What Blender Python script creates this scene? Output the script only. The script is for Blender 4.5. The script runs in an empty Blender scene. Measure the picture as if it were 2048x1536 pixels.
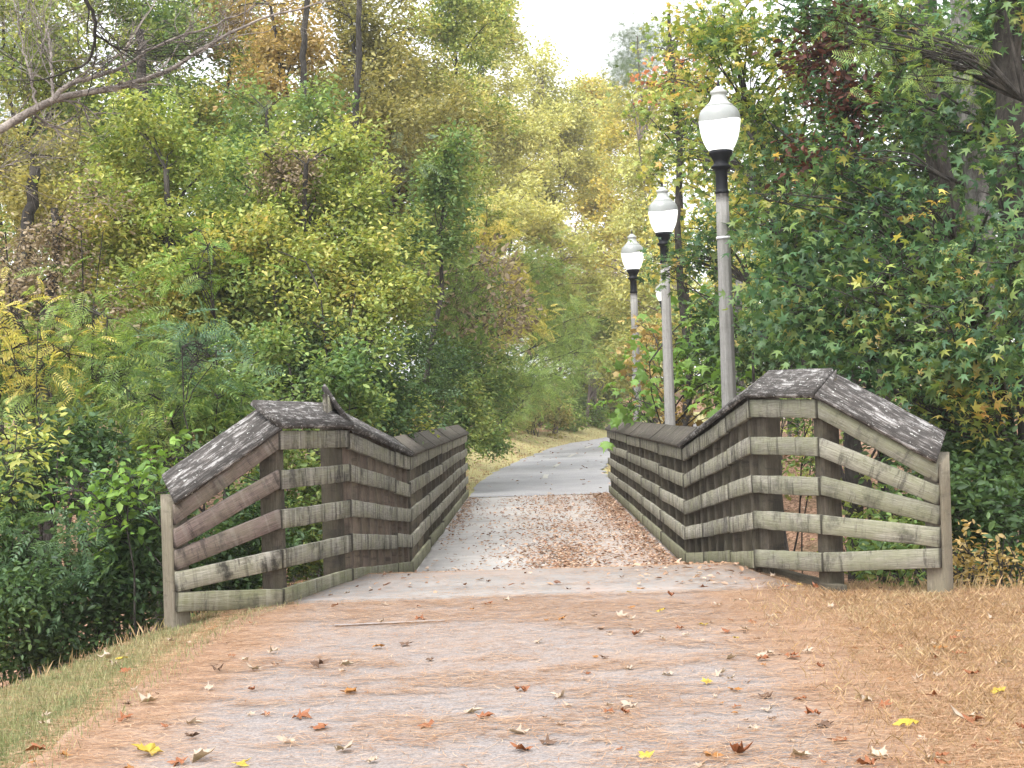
import bpy, math, random
import numpy as np
from mathutils import Vector, Matrix
SC = bpy.context.scene
COL = SC.collection
rng = np.random.default_rng(7)
random.seed(7)

# ------------------------------------------------------------------ camera
F_PX, W_PX, H_PX = 3000.0, 2048.0, 1536.0
ROLL = math.radians(1.8)
EYE = Vector((0.0, 0.0, 1.8))
fw = Vector((-24.3, 3000.0, 54.8)).normalized()
r0 = fw.cross(Vector((0, 0, 1))).normalized()
u0 = r0.cross(fw)
RV = r0 * math.cos(ROLL) - u0 * math.sin(ROLL)
UV = r0 * math.sin(ROLL) + u0 * math.cos(ROLL)
cam = bpy.data.cameras.new('camera')
camo = bpy.data.objects.new('camera', cam)
COL.objects.link(camo)
SC.camera = camo
cam.sensor_width = 36.0
cam.lens = 36.0 * F_PX / W_PX
cam.clip_start = 0.1
cam.clip_end = 2000.0
m = Matrix.Identity(4)
for i in range(3):
    m[i][0] = RV[i]; m[i][1] = UV[i]; m[i][2] = -fw[i]; m[i][3] = EYE[i]
camo.matrix_world = m

def at(px, py, y):
    """world point seen at pixel px,py of the photo, y metres ahead of the camera"""
    d = fw + RV * ((px - W_PX / 2) / F_PX) - UV * ((py - H_PX / 2) / F_PX)
    return EYE + d * (y / d.y)

# ------------------------------------------------------------------ light
SC.view_settings.view_transform = 'Standard'
SC.view_settings.look = 'None'
SC.view_settings.gamma = 1.0
SC.view_settings.use_curve_mapping = False
SC.view_settings.exposure = 1.5
SC.render.film_transparent = False
SUN_EL, SUN_AZ = math.radians(58), math.radians(215)      # azimuth from +Y clockwise
world = bpy.data.worlds.new('World')
SC.world = world
world.use_nodes = True
wn, wl = world.node_tree.nodes, world.node_tree.links
wn.clear()
sky = wn.new('ShaderNodeTexSky'); sky.sky_type = 'NISHITA'; sky.sun_disc = False
sky.sun_elevation = SUN_EL; sky.sun_rotation = SUN_AZ
sky.dust_density = 4.0; sky.air_density = 1.0
hs = wn.new('ShaderNodeHueSaturation'); hs.inputs['Saturation'].default_value = 0.12
hs.inputs['Value'].default_value = 1.0
mx = wn.new('ShaderNodeMix'); mx.data_type = 'RGBA'
mx.inputs['Factor'].default_value = 0.55
mx.inputs['B'].default_value = (9.6, 9.8, 10.2, 1)           # even cloud cover
bg = wn.new('ShaderNodeBackground'); bg.inputs['Strength'].default_value = 0.11
wo = wn.new('ShaderNodeOutputWorld')
wl.new(sky.outputs['Color'], hs.inputs['Color'])
wl.new(hs.outputs['Color'], mx.inputs['A'])
wl.new(mx.outputs['Result'], bg.inputs['Color'])
wl.new(bg.outputs['Background'], wo.inputs['Surface'])
sun = bpy.data.lights.new('sun', 'SUN'); sun.energy = 1.3; sun.angle = math.radians(30)
sun.color = (1.0, 0.96, 0.9)
suno = bpy.data.objects.new('sun', sun); COL.objects.link(suno)
sd = Vector((math.sin(SUN_AZ) * math.cos(SUN_EL), math.cos(SUN_AZ) * math.cos(SUN_EL), math.sin(SUN_EL)))
suno.rotation_euler = sd.to_track_quat('Z', 'Y').to_euler()
cy = SC.cycles
cy.max_bounces = 6; cy.diffuse_bounces = 3; cy.glossy_bounces = 2; cy.transmission_bounces = 4
cy.volume_bounces = 0; cy.transparent_max_bounces = 8
cy.use_adaptive_sampling = True; cy.adaptive_threshold = 0.02
cy.caustics_reflective = False; cy.caustics_refractive = False
cy.sample_clamp_indirect = 4.0

# ------------------------------------------------------------------ materials
class NT:
    def __init__(s, name):
        s.m = bpy.data.materials.new(name); s.m.use_nodes = True
        s.n = s.m.node_tree.nodes; s.l = s.m.node_tree.links; s.n.clear()
        s.out = s.n.new('ShaderNodeOutputMaterial')
        s.tc = s.n.new('ShaderNodeTexCoord')
    def node(s, t, **kw):
        a = s.n.new(t)
        for k, v in kw.items(): setattr(a, k, v)
        return a
    def mapping(s, scale=(1, 1, 1), src='Object', loc=(0, 0, 0)):
        a = s.n.new('ShaderNodeMapping'); a.inputs['Scale'].default_value = scale
        a.inputs['Location'].default_value = loc
        s.l.new(s.tc.outputs[src], a.inputs['Vector']); return a.outputs['Vector']
    def noise(s, vec, scale=5, detail=4, rough=0.6, dist=0.0):
        a = s.n.new('ShaderNodeTexNoise'); a.inputs['Scale'].default_value = scale
        a.inputs['Detail'].default_value = detail; a.inputs['Roughness'].default_value = rough
        a.inputs['Distortion'].default_value = dist
        s.l.new(vec, a.inputs['Vector']); return a.outputs['Fac']
    def ramp(s, fac, stops, interp='LINEAR'):
        a = s.n.new('ShaderNodeValToRGB'); cr = a.color_ramp; cr.interpolation = interp
        while len(cr.elements) < len(stops): cr.elements.new(0.5)
        for e, (p, c) in zip(cr.elements, stops):
            e.position = p; e.color = (c[0], c[1], c[2], 1) if not isinstance(c, (int, float)) else (c, c, c, 1)
        s.l.new(fac, a.inputs['Fac']); return a.outputs['Color']
    def mix(s, fac, a, b, mode='MIX'):
        q = s.n.new('ShaderNodeMix'); q.data_type = 'RGBA'; q.blend_type = mode
        for nm, v in (('Factor', fac), ('A', a), ('B', b)):
            if isinstance(v, (int, float)): q.inputs[nm].default_value = v
            elif isinstance(v, tuple): q.inputs[nm].default_value = (*v, 1)
            else: s.l.new(v, q.inputs[nm])
        return q.outputs['Result']
    def math(s, op, a, b=None, c=None):
        q = s.n.new('ShaderNodeMath'); q.operation = op
        for k, v in enumerate((a, b, c)):
            if v is None: continue
            if isinstance(v, (int, float)): q.inputs[k].default_value = v
            else: s.l.new(v, q.inputs[k])
        return q.outputs[0]
    def finish(s, color, rough=0.85, bump=None, bstr=0.4, bdist=0.01, spec=0.3, emis=None, estr=0.0):
        p = s.n.new('ShaderNodeBsdfPrincipled')
        if isinstance(color, tuple): p.inputs['Base Color'].default_value = (*color, 1)
        else: s.l.new(color, p.inputs['Base Color'])
        if isinstance(rough, (int, float)): p.inputs['Roughness'].default_value = rough
        else: s.l.new(rough, p.inputs['Roughness'])
        p.inputs['Specular IOR Level'].default_value = spec
        if emis:
            p.inputs['Emission Color'].default_value = (*emis, 1); p.inputs['Emission Strength'].default_value = estr
        if bump is not None:
            b = s.n.new('ShaderNodeBump'); b.inputs['Strength'].default_value = bstr
            b.inputs['Distance'].default_value = bdist
            s.l.new(bump, b.inputs['Height']); s.l.new(b.outputs['Normal'], p.inputs['Normal'])
        s.l.new(p.outputs['BSDF'], s.out.inputs['Surface'])
        return s.m

def leaf_mat(name, cols, nscale=0.7, w=0.55, trans=0.38, seed=0.0):
    """cols: leaf colours from one end of the mix to the other; island random + clump noise picks among them"""
    t = NT(name)
    g = t.node('ShaderNodeNewGeometry')
    n = t.noise(t.mapping(loc=(seed, seed * 2, 0)), nscale, 3, 0.65)
    n = t.math('MULTIPLY_ADD', n, 2.4, -0.7)
    f = t.math('ADD', t.math('MULTIPLY', g.outputs['Random Per Island'], 1 - w), t.math('MULTIPLY', n, w))
    k = len(cols)
    c = t.ramp(f, [(0.06 + 0.88 * i / (k - 1), cols[i]) for i in range(k)])
    v = t.math('MULTIPLY_ADD', t.math('FRACT', t.math('MULTIPLY', g.outputs['Random Per Island'], 17.3)), 0.7, 0.65)
    vv = t.node('ShaderNodeCombineXYZ')
    for q in range(3): t.l.new(v, vv.inputs[q])
    c = t.mix(1.0, c, vv.outputs[0], 'MULTIPLY')
    d = t.node('ShaderNodeBsdfDiffuse'); tr = t.node('ShaderNodeBsdfTranslucent')
    gl = t.node('ShaderNodeBsdfGlossy'); gl.inputs['Roughness'].default_value = 0.45
    gl.inputs['Color'].default_value = (0.8, 0.85, 0.9, 1)
    t.l.new(c, d.inputs['Color'])
    tc = t.mix(1.0, c, (1.15, 1.1, 0.6), 'MULTIPLY'); t.l.new(tc, tr.inputs['Color'])
    m1 = t.node('ShaderNodeMixShader'); m1.inputs[0].default_value = trans
    t.l.new(d.outputs[0], m1.inputs[1]); t.l.new(tr.outputs[0], m1.inputs[2])
    m2 = t.node('ShaderNodeMixShader'); m2.inputs[0].default_value = 0.022
    t.l.new(m1.outputs[0], m2.inputs[1]); t.l.new(gl.outputs[0], m2.inputs[2])
    t.l.new(m2.outputs[0], t.out.inputs['Surface'])
    return t.m

def wood_mat(name, base, dark, algae, a_amt=0.5, stain=0.5, bands=1.0):
    t = NT(name)
    info = t.node('ShaderNodeObjectInfo')
    off = t.node('ShaderNodeVectorMath', operation='ADD')
    cmb = t.node('ShaderNodeCombineXYZ')
    r = t.math('MULTIPLY', info.outputs['Random'], 37.0)
    for k in range(3): t.l.new(r, cmb.inputs[k])
    t.l.new(t.tc.outputs['Object'], off.inputs[0]); t.l.new(cmb.outputs[0], off.inputs[1])
    def mp(sc):
        a = t.node('ShaderNodeMapping'); a.inputs['Scale'].default_value = sc
        t.l.new(off.outputs[0], a.inputs['Vector']); return a.outputs['Vector']
    grain = t.noise(mp((1.2, 14, 26)), 4.5, 6, 0.7, 0.4)
    fine = t.noise(mp((5, 60, 90)), 4, 3, 0.7)
    blot = t.noise(mp((2.2, 2.2, 1.6)), 2.2, 5, 0.7)
    blot2 = t.noise(mp((7, 3, 1.2)), 2.0, 5, 0.75)
    green = t.noise(mp((1.6, 3, 5)), 1.7, 5, 0.7)
    c = t.mix(t.ramp(grain, [(0.3, 0.0), (0.7, 1.0)]), dark, base)
    c = t.mix(t.math('MULTIPLY', t.ramp(fine, [(0.35, 1.0), (0.6, 0.0)]), 0.45), c, tuple(x * 0.55 for x in dark))
    bright = t.math('MULTIPLY_ADD', info.outputs['Random'], 0.5, 0.75)
    bb = t.node('ShaderNodeCombineXYZ')
    for k in range(3): t.l.new(bright, bb.inputs[k])
    c = t.mix(1.0, c, bb.outputs[0], 'MULTIPLY')
    c = t.mix(t.math('MULTIPLY', t.ramp(green, [(0.38, 0.0), (0.62, 1.0)]), a_amt), c, algae)
    c = t.mix(t.math('MULTIPLY', t.ramp(blot, [(0.52, 0.0), (0.66, 1.0)]), stain), c, (0.030, 0.027, 0.024))
    c = t.mix(t.math('MULTIPLY', t.ramp(blot2, [(0.56, 0.0), (0.64, 1.0)]), stain), c, (0.035, 0.030, 0.028))
    band = t.noise(mp((11, 4, 0.5)), 1.6, 3, 0.6)
    c = t.mix(t.math('MULTIPLY', t.ramp(band, [(0.30, 1.0), (0.45, 0.0), (0.58, 0.0), (0.7, 0.0)]), stain * 0.95 * bands), c, (0.07, 0.062, 0.05))
    c = t.mix(t.math('MULTIPLY', t.ramp(band, [(0.55, 0.0), (0.68, 1.0)]), stain * 0.5 * bands), c, (0.46, 0.44, 0.38))
    if bands:                                                              # end grain gone dark, rust below the nails
        sx = t.node('ShaderNodeSeparateXYZ'); t.l.new(t.tc.outputs['Generated'], sx.inputs[0])
        e = t.math('MINIMUM', sx.outputs['X'], t.math('SUBTRACT', 1.0, sx.outputs['X']))
        e = t.math('ADD', e, t.math('MULTIPLY_ADD', blot2, 0.05, -0.025))
        c = t.mix(t.ramp(e, [(0.004, 0.85), (0.022, 0.0)]), c, (0.03, 0.026, 0.022))
    h = t.math('ADD', grain, t.math('MULTIPLY', fine, 0.5))
    return t.finish(c, 0.9, h, 0.9, 0.008, 0.2)

M = {}
M['board'] = wood_mat('weathered_board', (0.44, 0.42, 0.36), (0.16, 0.145, 0.12), (0.22, 0.22, 0.12), 0.5, 0.9)
M['board_low'] = wood_mat('algae_board', (0.31, 0.29, 0.22), (0.14, 0.135, 0.09), (0.17, 0.18, 0.09), 0.7, 0.5)
M['board_red'] = wood_mat('reddish_board', (0.24, 0.185, 0.165), (0.09, 0.068, 0.06), (0.17, 0.16, 0.10), 0.35, 0.6, 0.5)
M['post'] = wood_mat('dark_post', (0.15, 0.125, 0.095), (0.055, 0.045, 0.036), (0.09, 0.09, 0.05), 0.3, 0.6, 0.0)
M['post_brown'] = wood_mat('brown_post', (0.20, 0.155, 0.125), (0.085, 0.062, 0.05), (0.13, 0.12, 0.07), 0.3, 0.6, 0.0)
M['board_wing'] = wood_mat('wing_board', (0.39, 0.375, 0.31), (0.15, 0.14, 0.11), (0.19, 0.20, 0.11), 0.55, 0.6, 0.25)
M['post_grey'] = wood_mat('grey_post', (0.34, 0.30, 0.235), (0.17, 0.145, 0.11), (0.21, 0.20, 0.12), 0.3, 0.3, 0.0)
M['cap_dark'] = wood_mat('bridge_cap', (0.15, 0.13, 0.11), (0.07, 0.06, 0.055), (0.09, 0.09, 0.05), 0.3, 0.4)
def cap_mat():
    t = NT('lichen_cap')
    g = t.noise(t.mapping((1.0, 7, 7)), 5, 6, 0.75, 0.6)
    b = t.noise(t.mapping((3, 6, 6)), 3.2, 6, 0.75)
    s = t.noise(t.mapping((6, 9, 9)), 5, 3, 0.6)
    c = t.ramp(g, [(0.40, (0.02, 0.018, 0.017)), (0.5, (0.10, 0.088, 0.082)), (0.6, (0.44, 0.43, 0.42))])
    c = t.mix(t.ramp(b, [(0.42, 1.0), (0.55, 0.0)]), c, (0.028, 0.025, 0.024))
    cr = t.noise(t.mapping((0.35, 16, 16)), 1.3, 4, 0.6, 0.3)
    c = t.mix(t.ramp(cr, [(0.46, 0.0), (0.495, 1.0), (0.53, 0.0)]), c, (0.016, 0.014, 0.013))
    c = t.mix(0.22, c, (0.16, 0.15, 0.14))
    c = t.mix(t.ramp(s, [(0.66, 0.0), (0.70, 1.0)]), c, (0.55, 0.56, 0.53))
    return t.finish(c, 0.95, g, 0.8, 0.01, 0.15)
M['cap'] = cap_mat()
def bark_mat(name, a, b, sc=(14, 14, 3)):
    t = NT(name)
    n = t.noise(t.mapping(sc), 2.2, 6, 0.75, 0.5)
    c = t.ramp(n, [(0.35, b), (0.62, a)])
    l = t.noise(t.mapping((3, 3, 1.5)), 1.5, 5, 0.7)
    c = t.mix(t.ramp(l, [(0.5, 0.0), (0.62, 0.6)]), c, tuple(min(1, x * 1.8) for x in a))
    return t.finish(c, 0.95, n, 0.8, 0.03, 0.15)
M['bark'] = bark_mat('dark_bark', (0.060, 0.054, 0.047), (0.018, 0.016, 0.014))
M['bark_grey'] = bark_mat('grey_bark', (0.26, 0.25, 0.235), (0.07, 0.065, 0.06))
M['bark_pale'] = bark_mat('pale_branch_bark', (0.33, 0.29, 0.26), (0.12, 0.10, 0.09), (20, 20, 20))
M['bark_haz'] = bark_mat('brown_bark', (0.16, 0.13, 0.11), (0.06, 0.05, 0.04))

Y1, Y2 = (0.46, 0.42, 0.09), (0.56, 0.44, 0.10)
G0, G1, G2, G3 = (0.030, 0.055, 0.022), (0.06, 0.11, 0.035), (0.13, 0.19, 0.045), (0.25, 0.30, 0.07)
LM = {
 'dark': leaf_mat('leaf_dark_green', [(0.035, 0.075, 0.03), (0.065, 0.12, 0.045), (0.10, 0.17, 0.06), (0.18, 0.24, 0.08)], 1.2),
 'teal': leaf_mat('leaf_blue_green', [(0.05, 0.10, 0.06), (0.09, 0.17, 0.09), (0.15, 0.25, 0.13), (0.24, 0.34, 0.19)], 1.0),
 'green': leaf_mat('leaf_green', [(0.087, 0.16, 0.066), (0.131, 0.232, 0.0754), (0.189, 0.275, 0.0849), (0.362, 0.435, 0.133), (0.464, 0.464, 0.151)], 0.9),
 'bright': leaf_mat('leaf_bright_green', [(0.10, 0.20, 0.045), (0.17, 0.30, 0.06), (0.27, 0.40, 0.09)], 1.0),
 'yelgreen': leaf_mat('leaf_yellow_green', [(0.09, 0.16, 0.05), (0.16, 0.24, 0.06), (0.27, 0.34, 0.09), (0.38, 0.43, 0.12), (0.52, 0.50, 0.15), (0.60, 0.46, 0.15)], 0.8),
 'yellow': leaf_mat('leaf_yellow', [(0.276, 0.31, 0.0897), (0.483, 0.471, 0.134), (0.644, 0.552, 0.165), (0.68, 0.529, 0.15)], 0.5),
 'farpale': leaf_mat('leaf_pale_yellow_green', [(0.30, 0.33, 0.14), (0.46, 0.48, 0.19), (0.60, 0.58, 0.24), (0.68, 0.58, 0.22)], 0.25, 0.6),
 'olive': leaf_mat('leaf_olive_brown', [(0.13, 0.13, 0.06), (0.24, 0.24, 0.09), (0.38, 0.35, 0.13), (0.52, 0.43, 0.17)], 0.6),
 'orange': leaf_mat('leaf_orange_brown', [(0.22, 0.18, 0.08), (0.34, 0.26, 0.10), (0.46, 0.32, 0.13), (0.52, 0.44, 0.16)], 0.7),
 'brown': leaf_mat('leaf_dry_brown', [(0.15, 0.12, 0.08), (0.26, 0.20, 0.14), (0.36, 0.29, 0.19), (0.42, 0.38, 0.20)], 1.0, trans=0.2),
 'pinkbrown': leaf_mat('leaf_pale_brown', [(0.336, 0.24, 0.234), (0.48, 0.36, 0.312), (0.552, 0.456, 0.281)], 0.5, trans=0.25),
 'red': leaf_mat('leaf_dark_red', [(0.05, 0.025, 0.022), (0.10, 0.04, 0.03), (0.19, 0.075, 0.05)], 1.0, trans=0.25),
 'redor': leaf_mat('leaf_orange_red', [(0.368, 0.115, 0.0748), (0.575, 0.23, 0.12), (0.632, 0.391, 0.15)], 1.0),
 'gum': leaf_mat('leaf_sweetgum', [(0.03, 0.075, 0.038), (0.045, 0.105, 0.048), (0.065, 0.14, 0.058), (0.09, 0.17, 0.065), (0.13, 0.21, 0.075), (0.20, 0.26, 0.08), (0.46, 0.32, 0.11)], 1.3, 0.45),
 'gumyel': leaf_mat('leaf_sweetgum_turning', [(0.05, 0.11, 0.045), (0.09, 0.17, 0.05), (0.17, 0.25, 0.06), (0.32, 0.37, 0.09), (0.58, 0.48, 0.13), (0.62, 0.36, 0.12)], 1.2),
 'pine': leaf_mat('leaf_pine', [(0.075, 0.128, 0.078), (0.15, 0.21, 0.127), (0.24, 0.285, 0.176)], 1.0),
 'mimosa': leaf_mat('leaf_feathery_green', [(0.11, 0.19, 0.06), (0.18, 0.28, 0.08), (0.28, 0.38, 0.11), (0.40, 0.46, 0.14)], 0.8),
}
FL = {  # fallen leaves
 'tan': leaf_mat('fallen_tan', [(0.42, 0.30, 0.21), (0.60, 0.47, 0.36), (0.68, 0.60, 0.50)], 3, 0.3, 0.1),
 'rust': leaf_mat('fallen_rust', [(0.24, 0.08, 0.04), (0.38, 0.14, 0.065), (0.44, 0.21, 0.10)], 3, 0.3, 0.1),
 'orange': leaf_mat('fallen_orange', [(0.42, 0.17, 0.05), (0.54, 0.27, 0.09)], 3, 0.3, 0.15),
 'yellow': leaf_mat('fallen_yellow', [(0.62, 0.42, 0.06), (0.72, 0.55, 0.10)], 3, 0.3, 0.15),
 'brown': leaf_mat('fallen_brown', [(0.12, 0.07, 0.05), (0.24, 0.15, 0.10)], 3, 0.3, 0.05),
 'mix': leaf_mat('fallen_mixed', [(0.17, 0.085, 0.055), (0.29, 0.155, 0.095), (0.38, 0.23, 0.145), (0.45, 0.31, 0.22), (0.53, 0.40, 0.31)], 3, 0.15, 0.1),
 'needle': leaf_mat('fallen_needles', [(0.22, 0.105, 0.05), (0.37, 0.205, 0.11), (0.47, 0.30, 0.185), (0.53, 0.39, 0.27)], 3, 0.2, 0.05),
 'straw': leaf_mat('straw_grass', [(0.29, 0.18, 0.09), (0.40, 0.265, 0.14), (0.47, 0.34, 0.20), (0.38, 0.33, 0.16)], 1.2, 0.6, 0.2),
 'lawn': leaf_mat('lawn_grass', [(0.14, 0.18, 0.08), (0.23, 0.26, 0.12), (0.34, 0.32, 0.17), (0.44, 0.36, 0.22)], 1.3, 0.6, 0.2),
}

# ------------------------------------------------------------------ object helpers
def tag(o, label=None, cat=None, group=None, kind=None):
    if label: o['label'] = label
    if cat: o['category'] = cat
    if group: o['group'] = group
    if kind: o['kind'] = kind
    return o
def empty(name, loc, rz=0.0, **kw):
    o = bpy.data.objects.new(name, None); COL.objects.link(o)
    o.location = loc; o.rotation_euler = (0, 0, rz); o.empty_display_size = 0.2
    return tag(o, **kw)
def link(name, me, mat, parent=None, loc=None):
    o = bpy.data.objects.new(name, me); COL.objects.link(o)
    if mat is not None and not me.materials: me.materials.append(mat)
    if parent is not None: o.parent = parent
    if loc is not None: o.location = loc
    return o
def np_mesh(name, v, faces, smooth=False):
    """v (n,3); faces: list of (m,k) int arrays"""
    me = bpy.data.meshes.new(name)
    v = np.asarray(v, dtype=np.float32)
    me.vertices.add(len(v)); me.vertices.foreach_set('co', v.ravel())
    tot = sum(f.shape[0] for f in faces); nl = sum(f.size for f in faces)
    me.loops.add(nl); me.polygons.add(tot)
    me.loops.foreach_set('vertex_index', np.concatenate([f.ravel() for f in faces]).astype(np.int32))
    lens = np.concatenate([np.full(f.shape[0], f.shape[1]) for f in faces])
    starts = np.concatenate([[0], np.cumsum(lens)[:-1]])
    me.polygons.foreach_set('loop_start', starts.astype(np.int32))
    me.polygons.foreach_set('loop_total', lens.astype(np.int32))
    if smooth: me.polygons.foreach_set('use_smooth', np.ones(tot, dtype=bool))
    me.update(calc_edges=True); me.validate()
    return me
class Geo:
    def __init__(s): s.v = []; s.f = []; s.n = 0
    def add(s, v, fs):
        v = np.asarray(v, dtype=float)
        for f in fs: s.f.append(np.asarray(f, dtype=int) + s.n)
        s.v.append(v); s.n += len(v)
    def mesh(s, name, origin=(0, 0, 0), smooth=False):
        return np_mesh(name, np.concatenate(s.v) - np.array(origin), s.f, smooth)
    def tube(s, pts, rad, k=6, cap=False):
        pts = np.asarray(pts, dtype=float); n = len(pts)
        rad = np.broadcast_to(np.asarray(rad, dtype=float), (n,))
        t = np.gradient(pts, axis=0); t /= np.linalg.norm(t, axis=1)[:, None] + 1e-9
        ref = np.array([0.31, 0.21, 0.93]) if abs(t[:, 2]).mean() < 0.7 else np.array([0.95, 0.3, 0.05])
        a = np.cross(t, ref); a /= np.linalg.norm(a, axis=1)[:, None] + 1e-9
        b = np.cross(t, a)
        th = np.linspace(0, 2 * math.pi, k, endpoint=False)
        ring = a[:, None, :] * np.cos(th)[None, :, None] + b[:, None, :] * np.sin(th)[None, :, None]
        v = (pts[:, None, :] + ring * rad[:, None, None]).reshape(-1, 3)
        i = np.arange(n - 1)[:, None] * k + np.arange(k)[None, :]
        j = np.arange(n - 1)[:, None] * k + (np.arange(k)[None, :] + 1) % k
        fs = [np.stack([i, i + k, j + k, j], -1).reshape(-1, 4)]
        s.add(v, fs)
        if cap: s.f.append(np.array([list(range(k))[::-1]]) + s.n - len(v)); s.f.append(np.array([[(n - 1) * k + q for q in range(k)]]) + s.n - len(v))

def lathe(g, prof, k=32, cx=0, cy=0):
    pr = np.asarray(prof, dtype=float); n = len(pr)
    th = np.linspace(0, 2 * math.pi, k, endpoint=False)
    v = np.stack([cx + pr[:, 0:1] * np.cos(th), cy + pr[:, 0:1] * np.sin(th), np.repeat(pr[:, 1:2], k, 1)], -1).reshape(-1, 3)
    i = np.arange(n - 1)[:, None] * k + np.arange(k); j = np.arange(n - 1)[:, None] * k + (np.arange(k) + 1) % k
    g.add(v, [np.stack([i, j, j + k, i + k], -1).reshape(-1, 4)])

# value noise in numpy
_P = rng.random((256, 256))
def vnoise(x, y, s=1.0):
    x = np.asarray(x, dtype=float) * s + 1000.3; y = np.asarray(y, dtype=float) * s + 500.7
    xi = np.floor(x).astype(int); yi = np.floor(y).astype(int)
    fx = x - xi; fy = y - yi; fx = fx * fx * (3 - 2 * fx); fy = fy * fy * (3 - 2 * fy)
    g = lambda a, b: _P[a % 256, b % 256]
    return (g(xi, yi) * (1 - fx) + g(xi + 1, yi) * fx) * (1 - fy) + (g(xi, yi + 1) * (1 - fx) + g(xi + 1, yi + 1) * fx) * fy
def fbm(x, y, s=1.0):
    return vnoise(x, y, s) * 0.5 + vnoise(x, y, s * 2.1) * 0.3 + vnoise(x, y, s * 4.3) * 0.2

# ------------------------------------------------------------------ terrain
def sstep(a, b, x):
    t = np.clip((x - a) / (b - a), 0, 1); return t * t * (3 - 2 * t)
def path_z(y):
    return np.interp(y, [-10, 0, 6.3, 10.6, 12.3, 13.2, 16.6, 50, 60, 74, 90, 120], [0.12, 0.2, 0.31, 0.41, 0.435, 0.40, 0.0, 0.0, 0.08, 0.3, 0.8, 2.0])
def path_cx(y):
    return np.interp(y, [31.8, 41, 46, 50, 55, 60, 65, 70, 74, 80, 86, 92, 98], [0.34, 0.50, 0.74, 1.08, 1.5, 2.05, 2.7, 3.8, 5.2, 7.6, 10.6, 14.2, 18.5])
EX = [-30, -12, -8, -5, -3.24, -2.6, -2.2, -1.5, 1.9, 2.25, 2.7, 3.4, 8, 30]
EY = [-3, 1.5, 4.2, 7.0, 9.1, 10.75, 11.7, 13.4, 13.4, 11.9, 10.9, 10.6, 10.2, 9.5]
def ground_z(x, y):
    x = np.asarray(x, dtype=float); y = np.asarray(y, dtype=float)
    near = path_z(y) - 0.02 - np.where(x < -2.0, 0.14 * (-x - 2.0), 0) + np.where(x > 2.2, 0.02 * (x - 2.2), 0)
    near = near + 0.03 * (fbm(x, y, 1.3) - 0.5)
    cx = path_cx(y)
    off = x - cx
    far = path_z(y) - 0.03 + 0.30 * np.clip(-off - 1.9, 0, 1.7) * sstep(34, 48, y) + np.where(off > 3, 0.16 * np.clip(off - 3, 0, 14), 0) + np.where(off < -6.5, 0.10 * np.clip(-off - 6.5, 0, 30), 0)
    far = far + np.clip(y - 95, 0, 80) * 0.10 + 0.35 * (fbm(x, y, 0.16) - 0.5) * np.clip((np.abs(off) - 5) / 6, 0, 1)
    e = np.interp(x, EX, EY)
    depth = np.where(x < 0, 2.6, 1.4)
    rav = sstep(0, 3.2, y - e) * (1 - sstep(-5.5, 0.0, y - np.where(x < 0, 33.5, 34)))
    k = sstep(22, 28, y)
    base = near * (1 - k) + far * k
    base = np.where(y > 16, np.minimum(base, 3.0 + base * 0.2), base)
    return base - rav * (depth + 0.5 * (fbm(x, y, 0.4) - 0.5)) - np.where((rav > 0) & (rav < 1), 0, 0)
def gz(x, y): return float(ground_z(np.array([x]), np.array([y]))[0])

# ------------------------------------------------------------------ ground materials
def ground_mats():
    out = []
    t = NT('lawn_soil')                                                    # left lawn
    n = t.noise(t.mapping(), 2.2, 6, 0.7); n2 = t.noise(t.mapping(), 40, 4, 0.7)
    c = t.ramp(n, [(0.35, (0.15, 0.16, 0.07)), (0.55, (0.24, 0.225, 0.11)), (0.7, (0.38, 0.27, 0.17))])
    c = t.mix(t.ramp(n2, [(0.35, 0.6), (0.6, 0.0)]), c, (0.08, 0.08, 0.035))
    out.append(t.finish(c, 1.0, n2, 0.8, 0.02, 0.1))
    t = NT('straw_soil')                                                   # right lawn under needles
    n = t.noise(t.mapping((1, 1.6, 1)), 1.6, 6, 0.7); n2 = t.noise(t.mapping(), 45, 4, 0.7)
    c = t.ramp(n, [(0.35, (0.30, 0.185, 0.11)), (0.5, (0.37, 0.245, 0.155)), (0.66, (0.36, 0.28, 0.18))])
    c = t.mix(t.ramp(n2, [(0.35, 0.55), (0.6, 0.0)]), c, (0.20, 0.12, 0.055))
    out.append(t.finish(c, 1.0, n2, 0.8, 0.02, 0.1))
    t = NT('forest_litter')
    n = t.noise(t.mapping(), 1.3, 5, 0.7); n2 = t.noise(t.mapping(), 16, 5, 0.75)
    c = t.ramp(n2, [(0.36, (0.07, 0.04, 0.028)), (0.5, (0.24, 0.14, 0.09)), (0.62, (0.46, 0.30, 0.21))])
    c = t.mix(t.ramp(n, [(0.5, 0.0), (0.68, 0.5)]), c, (0.07, 0.08, 0.03))
    out.append(t.finish(c, 1.0, n2, 0.8, 0.03, 0.1))
    t = NT('far_verge')
    n = t.noise(t.mapping(), 0.9, 5, 0.7); n2 = t.noise(t.mapping(), 9, 5, 0.75)
    c = t.ramp(n, [(0.35, (0.38, 0.37, 0.16)), (0.6, (0.50, 0.43, 0.23)), (0.72, (0.44, 0.33, 0.19))])
    c = t.mix(t.ramp(n2, [(0.35, 0.5), (0.55, 0.0)]), c, (0.20, 0.19, 0.07))
    out.append(t.finish(c, 1.0, n2, 0.6, 0.03, 0.1))
    return out
gm = ground_mats()
def axis(*seg):
    a = []
    for s0, s1, st in seg: a += list(np.arange(s0, s1, st))
    return np.array(a + [seg[-1][1]])
ax = axis((-140, -40, 6), (-40, -12, 1.2), (-12, -6, 0.4), (-6, 6, 0.12), (6, 14, 0.4), (14, 40, 1.2), (40, 140, 6))
ay = axis((-30, 0, 3), (0, 4, 0.5), (4, 17, 0.12), (17, 36, 0.4), (36, 100, 1.0), (100, 260, 8))
GX, GY = np.meshgrid(ax, ay)
GZ = ground_z(GX, GY)
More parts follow.
